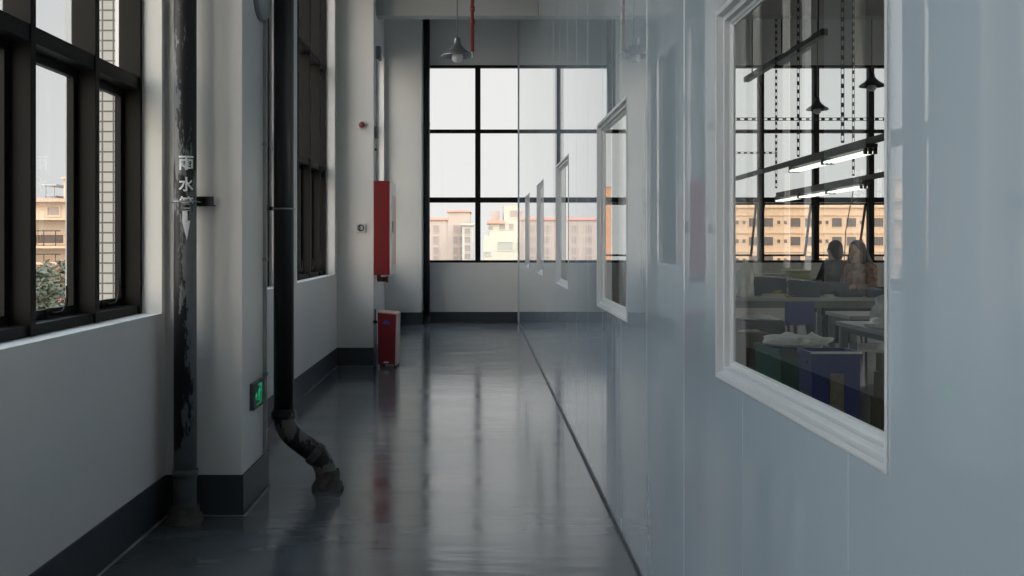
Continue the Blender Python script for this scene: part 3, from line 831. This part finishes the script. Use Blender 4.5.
sheets('paper_stack', 'tall greenish white paper stack on the back bench', 3.78, 12.25, .75, .28, .34, 36, mat('greenish_paper', (.60, .66, .50), .7, var=.06), 2)
sheets('paper_stack', 'low white paper stack at the far corner of the back bench', 3.0, 12.45, .75, .30, .30, 25, PAPER, 3)
sheets('paper_stack', 'flat white papers beside yellow card on the tray bench', 2.91, 10.15, .75, .20, .12, 6, PAPER, 4)
sheets('paper_stack', 'thin white sheets between two trays on the tray bench', 3.455, 10.14, .75, .08, .08, 5, PAPER, 5)
sheets('yellow_card', 'small yellow card pack on the papers near the first tray', 2.94, 10.15, .786, .07, .05, 6, YELL, 6, 'card')
sheets('yellow_card', 'small yellow card pack lying before the largest tray', 3.06, 10.09, .75, .06, .04, 4, YELL, 7, 'card')

def bin_extra(root, M):
    q = MB(); q.box((-.035, -.127, .30), (.045, -.122, .53), M); part('paper_label', q, mat('yellowed_label', (.19, .18, .125), .7, var=.2, vscale=30), root)
    q = MB(); q.box((-.152, -.132, .645), (.152, -.118, .658), M); part('rim_highlight', q, PLAST, root)  # pale strip standing in for the light along the bin's top edge
trayob('plastic_bin', 'navy blue plastic bin with a yellowed label standing behind the glass', 'bin', 2.085, 6.12, 0, .285, .24, .655, 0, NAVY, None, .010, .97, bin_extra)
trayob('plastic_tub', 'dull green plastic tub on the workshop floor behind the navy bin', 'bin', 2.37, 7.72, 0, .42, .5, .52, R(6), GREENPL)
lump('plastic_wrap', 'peaked pale plastic film bulging out of the dull green tub', 'bag', 2.38, 7.72, .5215, .215, .25, .05, CLOUDY, 9, .35, None, .5)

CARD = mat('brown_cardboard', (.17, .135, .085), .8, var=.1, vscale=10)
def carton(label, x, y_, z, w, d, h, rot, m=CARD, grp=None, tape=True):
    root = thing('cardboard_box', label, 'box', (x, y_, z), grp)
    M = Matrix.Translation((x, y_, z)) @ Matrix.Rotation(rot, 4, 'Z')
    q = MB(); q.box((-w / 2, -d / 2, 0), (w / 2, d / 2, h), M, ch=.004); part('carton_body', q, m, root)
    q = MB(); q.box((-w / 2 + .004, -.03, h), (w / 2 - .004, .03, h + .0015), M); part('tape', q, mat('tape_strip', (.26, .22, .15), .4), root)
    return root
g2 = 'cartons under the steel-legged table'
carton('lowest brown carton of the stack under the steel-legged table', 2.84, 6.66, 0, .42, .5, .26, 0, CARD, g2)
carton('middle brown carton of the stack under the steel-legged table', 2.85, 6.65, .263, .40, .46, .17, R(3), CARD, g2)
carton('topmost brown carton of the stack under the steel-legged table', 2.84, 6.66, .436, .38, .44, .12, R(-3), CARD, g2)
carton('greyish brown carton standing behind the green tub', 2.36, 9.13, 0, .34, .4, .50, R(4), mat('greyish_carton', (.16, .13, .12), .8, var=.1))
sheets('paper_stack', 'white paper pad lying on the greyish brown carton', 2.38, 9.08, .503, .13, .10, 3, PAPER, 8)
carton('grey carton with white bag standing farthest in by the glass', 2.62, 9.60, 0, .40, .36, .57, R(-5), mat('dim_grey_carton', (.13, .15, .14), .8, var=.1))
lump('plastic_bag', 'small white plastic bag lying on the dim grey carton', 'bag', 2.62, 9.58, .573, .15, .12, .03, PLAST, 12, .4)

# blue stool between the benches
def stool(x, y_, label, m, rot, h=.45, back=True):
    root = thing('work_chair', label, 'chair', (x, y_, 0))
    M = Matrix.Translation((x, y_, 0)) @ Matrix.Rotation(rot, 4, 'Z')
    q = MB(); q.box((-.19, -.19, h - .035), (.19, .19, h), M, ch=.012); part('seat', q, m, root)
    if back:
        q = MB(); q.box((-.13, -.20, h + .17), (.13, -.175, h + .36), M, ch=.010); part('backrest', q, m, root)
        q = MB()
        for sx in (-.10, .10): q.tube([M @ Vector((sx, -.17, h - .03)), M @ Vector((sx, -.195, h + .1)), M @ Vector((sx, -.19, h + .20))], .011, 8)
        part('back_post', q, DARKMET, root)
    for sx in (-.16, .16):
        for sy in (-.16, .16):
            q = MB(); q.tube([M @ Vector((sx, sy, h - .035)), M @ Vector((sx * 1.12, sy * 1.12, 0))], .012, 8); part('leg', q, DARKMET, root)
    return root
stool(2.58, 8.55, 'dark chair with a blue plastic backrest before the tray bench', mat('blue_seat_plastic', (.035, .055, .22), .4, var=.05), R(10))

# ---- people
SKIN = mat('skin', (.48, .31, .23), .5, var=.04)
HAIR = mat('dark_hair', (.018, .016, .016), .5, var=.2, vscale=60, stretch=(1, 1, .1))
def solid(name, shapes, M, m, parent, voxel, smooth=6):
    """joins shapes into one continuous skin"""
    mb_ = MB()
    for s in shapes:
        if s[0] == 't':
            pts, rs = s[1], s[2]; mb_.tube(pts, rs, 14)
            for p, r_ in ((pts[0], rs[0]), (pts[-1], rs[-1])):
                mb_.lathe([(r_ * math.sin(t), r_ * math.cos(t)) for t in [PI * k / 8 for k in range(9)]], 14, Matrix.Translation(p))
        else:
            c, r3 = s[1], s[2]; T = Matrix.Translation(c) @ Matrix.Diagonal((r3[0], r3[1], r3[2], 1))
            mb_.lathe([(math.sin(t), math.cos(t)) for t in [PI * k / 14 for k in range(15)]], 22, T)
    me = bpy.data.meshes.new('tmp'); me.from_pydata([M @ Vector(p) for p in mb_.v], [], mb_.f)
    bm = bmesh.new(); bm.from_mesh(me); bmesh.ops.remove_doubles(bm, verts=bm.verts, dist=1e-6); bmesh.ops.recalc_face_normals(bm, faces=bm.faces); bm.to_mesh(me); bm.free()
    t = bpy.data.objects.new('tmp', me); C.objects.link(t)
    r_ = t.modifiers.new('r', 'REMESH'); r_.mode = 'VOXEL'; r_.voxel_size = voxel; r_.use_smooth_shade = True
    s_ = t.modifiers.new('s', 'SMOOTH'); s_.iterations = smooth; s_.factor = .5
    bpy.context.view_layer.update()
    out = bpy.data.meshes.new_from_object(t.evaluated_get(bpy.context.evaluated_depsgraph_get()))
    bpy.data.objects.remove(t); bpy.data.meshes.remove(me)
    for p in out.polygons: p.use_smooth = True
    out.materials.clear(); out.materials.append(m)
    base = world_loc(parent) if parent else Vector((0, 0, 0))
    for v in out.vertices: v.co -= base
    out.name = name
    return out
def person(label, x, y_, yaw, topm, trom, long_hair, lean=.05, turn=0.0):
    M = Matrix.Translation((x, y_, 0)) @ Matrix.Rotation(yaw, 4, 'Z')
    V = lambda a, b, c: (a, b + max(0, c - .52) * lean * 1.6, c)
    hc = Vector(V(0, .035, 1.185))
    hM = Matrix.Rotation(turn, 3, 'Z')
    hp = lambda a, b, c: tuple(hc + hM @ Vector((a, b, c)))
    torso = [('e', V(0, 0, .54), (.165, .125, .11)), ('t', [V(0, 0, .55), V(0, 0, .72), V(0, 0, .88)], [.115, .112, .118]),
             ('e', V(0, 0, .90), (.165, .105, .13)), ('t', [V(-.155, 0, 1.0), V(0, .0, 1.01), V(.155, 0, 1.0)], [.055, .070, .055])]
    neck = [('t', [V(0, 0, 1.0), V(0, .01, 1.06), V(0, .03, 1.12)], [.055, .050, .052])]
    head = [('e', tuple(hc + Vector((0, 0, .022))), (.074, .092, .098)), ('e', hp(0, .030, -.050), (.054, .062, .062)),
            ('e', hp(0, .100, -.012), (.012, .018, .024)), ('e', hp(0, .086, -.058), (.024, .012, .010)), ('e', hp(0, .078, -.095), (.026, .020, .020)),
            ('e', hp(-.076, -.005, -.01), (.010, .018, .030)), ('e', hp(.076, -.005, -.01), (.010, .018, .030)), ('e', hp(0, .084, .022), (.052, .014, .012))]
    arms, hands, sleeves, legs, shoes = [], [], [], [], []
    for s in (-1, 1):
        sh, el, wr = V(s * .165, 0, .995), (s * .215, .12, .80), (s * .13, .335, .815)
        arms += [('t', [sh, el], [.048, .038]), ('t', [el, wr], [.038, .027])]
        sleeves += [('t', [sh, el], [.062, .052]), ('t', [el, tuple(Vector(el).lerp(Vector(wr), .75))], [.052, .040])]
        hb = Vector(wr); dirn = Vector((-s * .25, .93, -.12)).normalized(); sd = Vector((s, .25, 0)).normalized()
        hands.append(('t', [tuple(hb), tuple(hb + dirn * .075)], [.026, .034]))
        for k, ln in enumerate((.062, .074, .070, .054)):
            b0 = hb + dirn * .085 + sd * ((k - 1.5) * .019)
            hands.append(('t', [tuple(b0), tuple(b0 + dirn * ln * .5 + Vector((0, 0, .004))), tuple(b0 + dirn * ln + Vector((0, 0, -.022)))], [.0095, .009, .008]))
        tb = hb + dirn * .03 - sd * .03
        hands.append(('t', [tuple(tb), tuple(tb - sd * .022 + dirn * .03), tuple(tb - sd * .022 + dirn * .055 + Vector((0, 0, -.01)))], [.012, .011, .009]))
        hip, kn, an = (s * .09, .02, .53), (s * .115, .42, .515), (s * .115, .38, .10)
        legs += [('t', [hip, kn], [.088, .060]), ('t', [kn, tuple(Vector(kn).lerp(Vector(an), .35)), an], [.058, .056, .036])]
        shoes.append(('t', [(s * .115, .35, .052), (s * .115, .48, .045), (s * .12, .56, .040)], [.046, .046, .036]))
    body = solid('person', torso + neck + head + arms + hands + legs + [('t', [(s * .115, .35, .055), (s * .12, .54, .045)], [.04, .03]) for s in (-1, 1)], M, SKIN, None, .0075, 3)
    base = Vector((x, y_, 0))
    for v in body.vertices: v.co -= base
    o = link('person', body, None, (x, y_, 0)); tag(o, label, 'person')
    grow = lambda sh, g: [('e', s[1], tuple(r_ + g for r_ in s[2])) if s[0] == 'e' else ('t', s[1], [r_ + g for r_ in s[2]]) for s in sh]
    def child(name, shapes, m, vox=.011, sm=4):
        me_ = solid(name, shapes, M, m, o, vox, sm); link(name, me_, o, world_loc(o))
    child('blouse', grow(torso, .016) + sleeves, topm)
    child('trousers', grow(legs, .014) + [('e', V(0, 0, .54), (.178, .138, .10))], trom)
    child('shoe', [shoes[0]], DARKMET, .008); child('shoe', [shoes[1]], DARKMET, .008)
    hair = [('e', hp(0, -.018, .045), (.086, .094, .096)), ('e', hp(0, -.055, -.01), (.078, .055, .085))]
    if long_hair:
        hair += [('t', [hp(0, -.085, .0), V(0, -.10, 1.03), V(0, -.12, .86)], [.072, .075, .05]), ('t', [hp(.07, -.01, .02), hp(.083, .0, -.10)], [.026, .028]), ('t', [hp(-.07, -.01, .02), hp(-.083, .0, -.10)], [.026, .028])]
    else:
        hair += [('e', hp(0, -.07, -.05), (.06, .04, .06))]
    child('hair', hair, HAIR, .009, 3)
    ey = MB()
    for s in (-1, 1):
        ey = MB(); ey.lathe([(.009 * math.sin(t), .009 * math.cos(t)) for t in [PI * k / 6 for k in range(7)]], 10, M @ Matrix.Translation(hp(s * .030, .083, .004))); part('eye', ey, DARKMET, o)
    return o
PINK = mat('pink_floral_cloth', (.40, .27, .23), .8, var=.35, vscale=24)
GREYC = mat('dark_grey_cloth', (.055, .06, .062), .85, var=.1)
person('seated person with long dark hair in pinkish blouse bent over the bench', 4.26, 11.30, R(115), PINK, GREYC, True, .10, R(10))
person('dark-haired seated person in dark grey clothes with back to the glass', 4.33, 12.32, R(20), GREYC, GREYC, False, .06)
stool(4.26, 11.30, 'low stool under the person in the pinkish blouse', GREYPL, R(115), .405, False)
stool(4.33, 12.32, 'low stool under the person in dark grey', GREYPL, R(20), .405, False)
# ------------------------------------------------------------------ outside
GZ = -12.0
q = MB(); q.box((-260, -40, GZ - 1), (260, 420, GZ)); struct(q.build('ground', mat('distant_ground', (.20, .20, .18), .9, var=.2, vscale=.05)))
ORANGE = mat('peach_render', (.47, .315, .21), .85, var=.05, vscale=.08)
LEDGE = mat('pale_peach_ledge', (.48, .33, .225), .8, var=.04)
DARKWIN = mat('dark_window_recess', (.07, .053, .048), .5, var=.15, vscale=.6)
def block(root, name, lo, hi, m, ch=0):
    q_ = MB(); q_.box(lo, hi, ch=ch); return part(name, q_, m, root)
def winpart(root, x, y_, z, w, h, m=DARKWIN, frame=None):
    """window in a facade that faces -y at y_"""
    q_ = MB(); q_.box((x - w / 2 - .08, y_ - .10, z - h / 2 - .10), (x + w / 2 + .08, y_ + .02, z - h / 2)); q_.box((x - w / 2 - .08, y_ - .10, z + h / 2), (x + w / 2 + .08, y_ + .02, z + h / 2 + .06))
    q_.box((x - w / 2 - .08, y_ - .08, z - h / 2), (x - w / 2, y_ + .02, z + h / 2)); q_.box((x + w / 2, y_ - .08, z - h / 2), (x + w / 2 + .08, y_ + .02, z + h / 2))
    f = part('window', q_, frame or LEDGE, root)
    q_ = MB(); q_.box((x - w / 2, y_ - .03, z - h / 2), (x + w / 2, y_ + .02, z + h / 2)); part('window_glass', q_, m, f)

# long peach block behind the workshop
D = 160.0
b = thing('apartment_building', 'long flat-roofed peach building with rows of dark paired windows', 'building', (45, D, GZ))
block(b, 'walls', (31, D, GZ), (82, D + 14, 6.65), ORANGE)
block(b, 'parapet', (30.7, D - .35, 6.65), (82.3, D + 14.3, 7.15), LEDGE)
for z in (5.55, 2.75, -.15): block(b, 'ledge', (30.9, D - .2, z - .12), (82, D + .01, z + .12), LEDGE)
for zi, z in enumerate((4.35, 1.42, -1.5)):
    for k in range(-4, 3):
        x0 = (795.3 - 480) / 6.4 + 6.48 * k
        for dx, w_, h_ in ((0, 1.55, 1.35), (2.25, 1.5, 1.35), (-1.55, .5, .55), (-2.6, .5, .55)):
            if x0 + dx > 31.5: winpart(b, x0 + dx, D, z, w_, h_)

# buildings seen from the end of the corridor
PINKW = mat('faded_pink_render', (.37, .305, .27), .85, var=.05, vscale=.08)
CREAM = mat('cream_render', (.40, .38, .325), .85, var=.03, vscale=.08)
PALEWIN = mat('pale_window_recess', (.24, .20, .19), .4, var=.1, vscale=.5)
CREAMWIN = mat('grey_shutter', (.27, .28, .26), .5, var=.05)
ROOFR = mat('dull_red_roof', (.50, .25, .20), .8, var=.1, vscale=.5)
D2 = 150.0; s2 = 1024 / D2
X = lambda px: (px - 480) / s2
Z = lambda py: 1.3 + (242 - py) / s2
b = thing('apartment_building', 'faded pink building with stepped roof seen through the bright corridor window', 'building', (-6, D2, GZ))
block(b, 'walls', (X(300), D2, GZ), (X(448), D2 + 12, Z(220)), PINKW)
block(b, 'roof_edge', (X(299), D2 - .3, Z(220)), (X(448), D2 + 12, Z(217.5)), ROOFR)
block(b, 'upper_wing', (X(448), D2 - .2, GZ), (X(470), D2 + 12, Z(212)), PINKW)
block(b, 'wing_parapet', (X(446.5), D2 - .5, Z(212)), (X(471), D2 + 12, Z(210.2)), ROOFR)
for px in list(range(320, 446, 14)) + [452, 459]:
    for py in (229, 240, 251, 260):
        winpart(b, X(px + 4), D2 - (.2 if px > 446 else 0), Z(py), .75, 1.0, PALEWIN, PINKW)
b = thing('stair_tower', 'pale grey-white stair tower beside the faded pink building', 'building', (-2, D2 - 6, GZ))
block(b, 'walls', (X(463), D2 - 6, GZ), (X(474), D2 - 1, Z(226)), mat('pale_grey_render', (.40, .39, .385), .85, var=.05))
block(b, 'roof', (X(462), D2 - 6.4, Z(226)), (X(475), D2 - 1, Z(224)), CREAM)
for py in (232, 240, 248, 256): winpart(b, X(468), D2 - 6, Z(py), .8, .8, PALEWIN, CREAM)
b = thing('cream_building', 'cream building with peach rooftop tower seen through the bright corridor window', 'building', (4, D2 - 10, GZ))
block(b, 'walls', (X(483), D2 - 10, GZ), (X(530), D2 + 2, Z(236)), CREAM)
block(b, 'upper_storey', (X(489), D2 - 8, Z(236)), (X(530), D2 + 2, Z(222)), CREAM)
block(b, 'roof_edge', (X(487), D2 - 8.5, Z(224.5)), (X(503), D2 + 2, Z(221.5)), ROOFR)
block(b, 'rooftop_hut', (X(491), D2 - 4, Z(222)), (X(499), D2, Z(212)), PINKW)
block(b, 'rooftop_tower', (X(503), D2 - 6, Z(222)), (X(531), D2 + 2, Z(207)), mat('pale_apricot_render', (.43, .35, .295), .85, var=.04))
for px, py, w_, h_, dd in ((503.5, 246, 2.0, 1.1, 10), (490, 229, .6, .5, 8), (501, 227.5, .8, .8, 8), (509.5, 227.5, .6, .8, 8), (512.5, 215, 1.0, .9, 6), (487, 253, .8, .5, 10), (520, 246, 1.6, 1.0, 10)):
    winpart(b, X(px), D2 - dd, Z(py), w_, h_, CREAMWIN if dd == 10 else PALEWIN, CREAM)
# orange block between, seen through the next partition window
b = thing('orange_building', 'deep orange block with small dark windows beyond the second partition window', 'building', (18, 120, GZ))
s3 = 1024 / 120.
block(b, 'walls', ((596 - 480) / s3, 120, GZ), ((611 - 480) / s3, 130, 1.3 + (242 - 187) / s3), mat('deep_orange_render', (.50, .215, .10), .85, var=.05))
block(b, 'parapet', ((595.5 - 480) / s3, 119.7, 1.3 + 55 / s3), ((611.5 - 480) / s3, 130, 1.3 + 57 / s3), ORANGE)
for py in (205, 223, 241): winpart(b, (602 - 480) / s3, 120, 1.3 + (242 - py) / s3, .45, .9)

# building and trees outside the near window
D4 = 62.0; s4 = 1024 / D4
X4 = lambda px: (px - 480) / s4
Z4 = lambda py: 1.3 + (242 - py) / s4
b = thing('balcony_building', 'peach building with balconies seen through the near dark window', 'building', (-26, D4, GZ))
PEACH2 = mat('warm_peach_render', (.47, .375, .295), .85, var=.05, vscale=.2)
block(b, 'walls', (X4(-120), D4 + .4, GZ), (X4(86), D4 + 12, Z4(202)), PEACH2)
block(b, 'cornice', (X4(-120), D4 - .3, Z4(202)), (X4(88), D4 + 12.3, Z4(198.5)), mat('brown_cornice', (.38, .27, .20), .8, var=.05))
block(b, 'roof_tower', (X4(57), D4 + 1, Z4(199)), (X4(86), D4 + 9, Z4(178)), PEACH2)
block(b, 'tower_cap', (X4(56), D4 + .7, Z4(178)), (X4(87), D4 + 9.3, Z4(176.3)), LEDGE)
winpart(b, X4(65), D4 + 1, Z4(190), .35, .8)
for k, (py, tilt) in enumerate(((219, 0), (247, 0), (263, 0))):
    block(b, 'balcony_slab', (X4(-120), D4 - .9, Z4(py + 1.2)), (X4(86), D4 + .4, Z4(py - 1)), LEDGE)
winpart(b, X4(51), D4 + .4, Z4(211), .7, .5, PALEWIN, PEACH2)
for px, w_ in ((48, 1.6), (20, 1.6)):
    winpart(b, X4(px), D4 + .4, Z4(239), w_, .5)
for z0, z1 in ((246, 231), (262, 254)):
    q_ = MB()
    for k in range(10): x_ = X4(-20) + k * .70; q_.box((x_, D4 - .85, Z4(z0)), (x_ + .04, D4 - .81, Z4(z1)))
    q_.box((X4(-20), D4 - .86, Z4(z1) - .03), (X4(66), D4 - .80, Z4(z1) + .03)); part('balcony_railing', q_, DARKMET, b)
q_ = MB(); q_.box((X4(30), D4 + 2, Z4(195)), (X4(42), D4 + 5, Z4(194))); q_.box((X4(31), D4 + 2, Z4(199)), (X4(31.6), D4 + 2.1, Z4(184))); q_.box((X4(40), D4 + 2, Z4(199)), (X4(40.6), D4 + 2.1, Z4(184))); q_.box((X4(29), D4 + 1.8, Z4(184)), (X4(44), D4 + 5, Z4(182.5))); part('roof_canopy', q_, CAP, b)

LEAF = mat('dark_green_leaf', (.060, .072, .045), .6, var=.5, vscale=1.5)
LEAF2 = mat('olive_leaf', (.10, .10, .06), .6, var=.5, vscale=1.5)
BLOOM = mat('red_blossom', (.26, .10, .085), .6, var=.3, vscale=2)
BARK = mat('bark', (.10, .08, .06), .9, var=.2, vscale=6)
def tree(name, label, x, y_, top, rad, n, m, seed, bloom=0):
    root = thing(name, label, 'tree', (x, y_, GZ), 'trees below the near window')
    rr = random.Random(seed)
    def leaves(cnt, size, lo=0.0):
        q_ = MB()
        for k in range(cnt):
            while True:
                p = Vector((rr.uniform(-1, 1), rr.uniform(-1, 1), rr.uniform(-1, 1)))
                if lo < p.length < 1: break
            p = p.normalized() * (p.length ** .4)
            bump = 1 + .25 * mnoise.noise(p * 2.3 + Vector((seed, 0, 0)))
            c = Vector((x, y_, top - rad * 1.3)) + Vector((p.x * rad, p.y * rad, p.z * rad * 1.3)) * bump
            a = Vector((rr.gauss(0, 1), rr.gauss(0, 1), rr.gauss(0, .6))).normalized(); b_ = a.orthogonal().normalized()
            s_ = size * rr.uniform(.6, 1.3)
            q_.add([c - a * s_, c - b_ * s_ * .45, c + a * s_, c + b_ * s_ * .45], [(0, 1, 2, 3)])
        return q_
    part('crown', leaves(n, .16), m, root)
    if bloom: part('blossoms', leaves(bloom, .12, .75), BLOOM, root)
    q_ = MB(); q_.tube([(x, y_, GZ), (x + .2, y_, (GZ + top) / 2), (x, y_, top - rad)], [.28, .2, .1], 10); part('trunk', q_, BARK, root)
s5 = 1024 / 42.
for px, py, rad, m_, sd, bl, lab in ((34, 272, 1.1, LEAF, 1, 260, 'dark green bush-crowned tree nearest the mullion outside the near window'),
                                     (48, 266, 1.0, LEAF2, 2, 420, 'olive tree dotted with red blossom in the middle of the near pane'),
                                     (66, 262, 1.1, LEAF, 3, 300, 'taller dark tree with red blossom beside the sash edge')):
    tree('flowering_tree', lab, (px - 480) / 1024 * (36 + 4.0 * sd), 36 + 4.0 * sd, 1.3 + (242 - py) / 1024 * (36 + 4.0 * sd), rad, 2600, m_, sd, bl)
sun = bpy.data.lights.new('sun', 'SUN'); so = bpy.data.objects.new('sun', sun); C.objects.link(so)
sun.energy = .5; sun.angle = R(8); sun.color = (1, .90, .76)
so.rotation_euler = Vector((-.45, .75, -.48)).to_track_quat('-Z', 'Y').to_euler()
so.location = (8, -12, 12)

# ------------------------------------------------------------------ camera, light, view
cam = bpy.data.cameras.new('camera'); co = bpy.data.objects.new('camera', cam); C.objects.link(co)
co.location = (0, 0, H); co.rotation_euler = (PI / 2, 0, 0)
cam.lens = 36; cam.sensor_width = 36; cam.sensor_fit = 'HORIZONTAL'
cam.shift_x = 32 / 1024; cam.shift_y = -46 / 1024
cam.clip_start = .05; cam.clip_end = 2000
S.camera = co

ZENITH = 2.9          # an overcast sky is several times brighter overhead than at the horizon
w = bpy.data.worlds.new('overcast_sky'); S.world = w; w.use_nodes = True
N, L = w.node_tree.nodes, w.node_tree.links
bg = N['Background']
tc = N.new('ShaderNodeTexCoord')
sep = N.new('ShaderNodeSeparateXYZ'); L.new(tc.outputs['Generated'], sep.inputs['Vector'])
mr = N.new('ShaderNodeMapRange'); mr.inputs['From Min'].default_value = -1.0; mr.inputs['From Max'].default_value = 1.0
L.new(sep.outputs['Y'], mr.inputs['Value'])
rp = N.new('ShaderNodeValToRGB')        # position = (y + 1) / 2: sky behind the camera brightened to light the interior, pale evening sky ahead
rp.color_ramp.elements[0].color = (4.7, 4.28, 3.65, 1); rp.color_ramp.elements[1].color = (.93, .925, .90, 1)
for p_, c_ in ((.47, (4.7, 4.28, 3.65)), (.60, (1.1, 1.12, 1.14)), (.86, (.85, .92, .98)), (.92, (.56, .60, .625)), (.972, (.90, .895, .88))):
    el = rp.color_ramp.elements.new(p_); el.color = c_ + (1,)
L.new(mr.outputs['Result'], rp.inputs['Fac'])
zc = N.new('ShaderNodeMapRange'); zc.inputs['From Min'].default_value = .25; zc.inputs['From Max'].default_value = .8
L.new(sep.outputs['Z'], zc.inputs['Value'])
mxc = N.new('ShaderNodeMixRGB'); L.new(zc.outputs['Result'], mxc.inputs['Fac'])
L.new(rp.outputs['Color'], mxc.inputs['Color1']); mxc.inputs['Color2'].default_value = (.92, 1.16, 1.42, 1)
L.new(mxc.outputs['Color'], bg.inputs['Color'])
zr = N.new('ShaderNodeMapRange'); zr.interpolation_type = 'SMOOTHSTEP'
zr.inputs['From Min'].default_value = .25; zr.inputs['From Max'].default_value = .75
zr.inputs['To Min'].default_value = 1.0; zr.inputs['To Max'].default_value = ZENITH
L.new(sep.outputs['Z'], zr.inputs['Value'])
L.new(zr.outputs['Result'], bg.inputs['Strength'])
w.cycles.sampling_method = 'MANUAL'; w.cycles.sample_map_resolution = 256

S.view_settings.view_transform = 'Standard'; S.view_settings.look = 'None'
S.view_settings.gamma = 1.0; S.view_settings.exposure = 0.0; S.view_settings.use_curve_mapping = False
S.cycles.use_denoising = True
S.cycles.max_bounces = 12; S.cycles.diffuse_bounces = 6; S.cycles.glossy_bounces = 6; S.cycles.transparent_max_bounces = 24
S.cycles.sample_clamp_indirect = 6
S.cycles.caustics_reflective = True
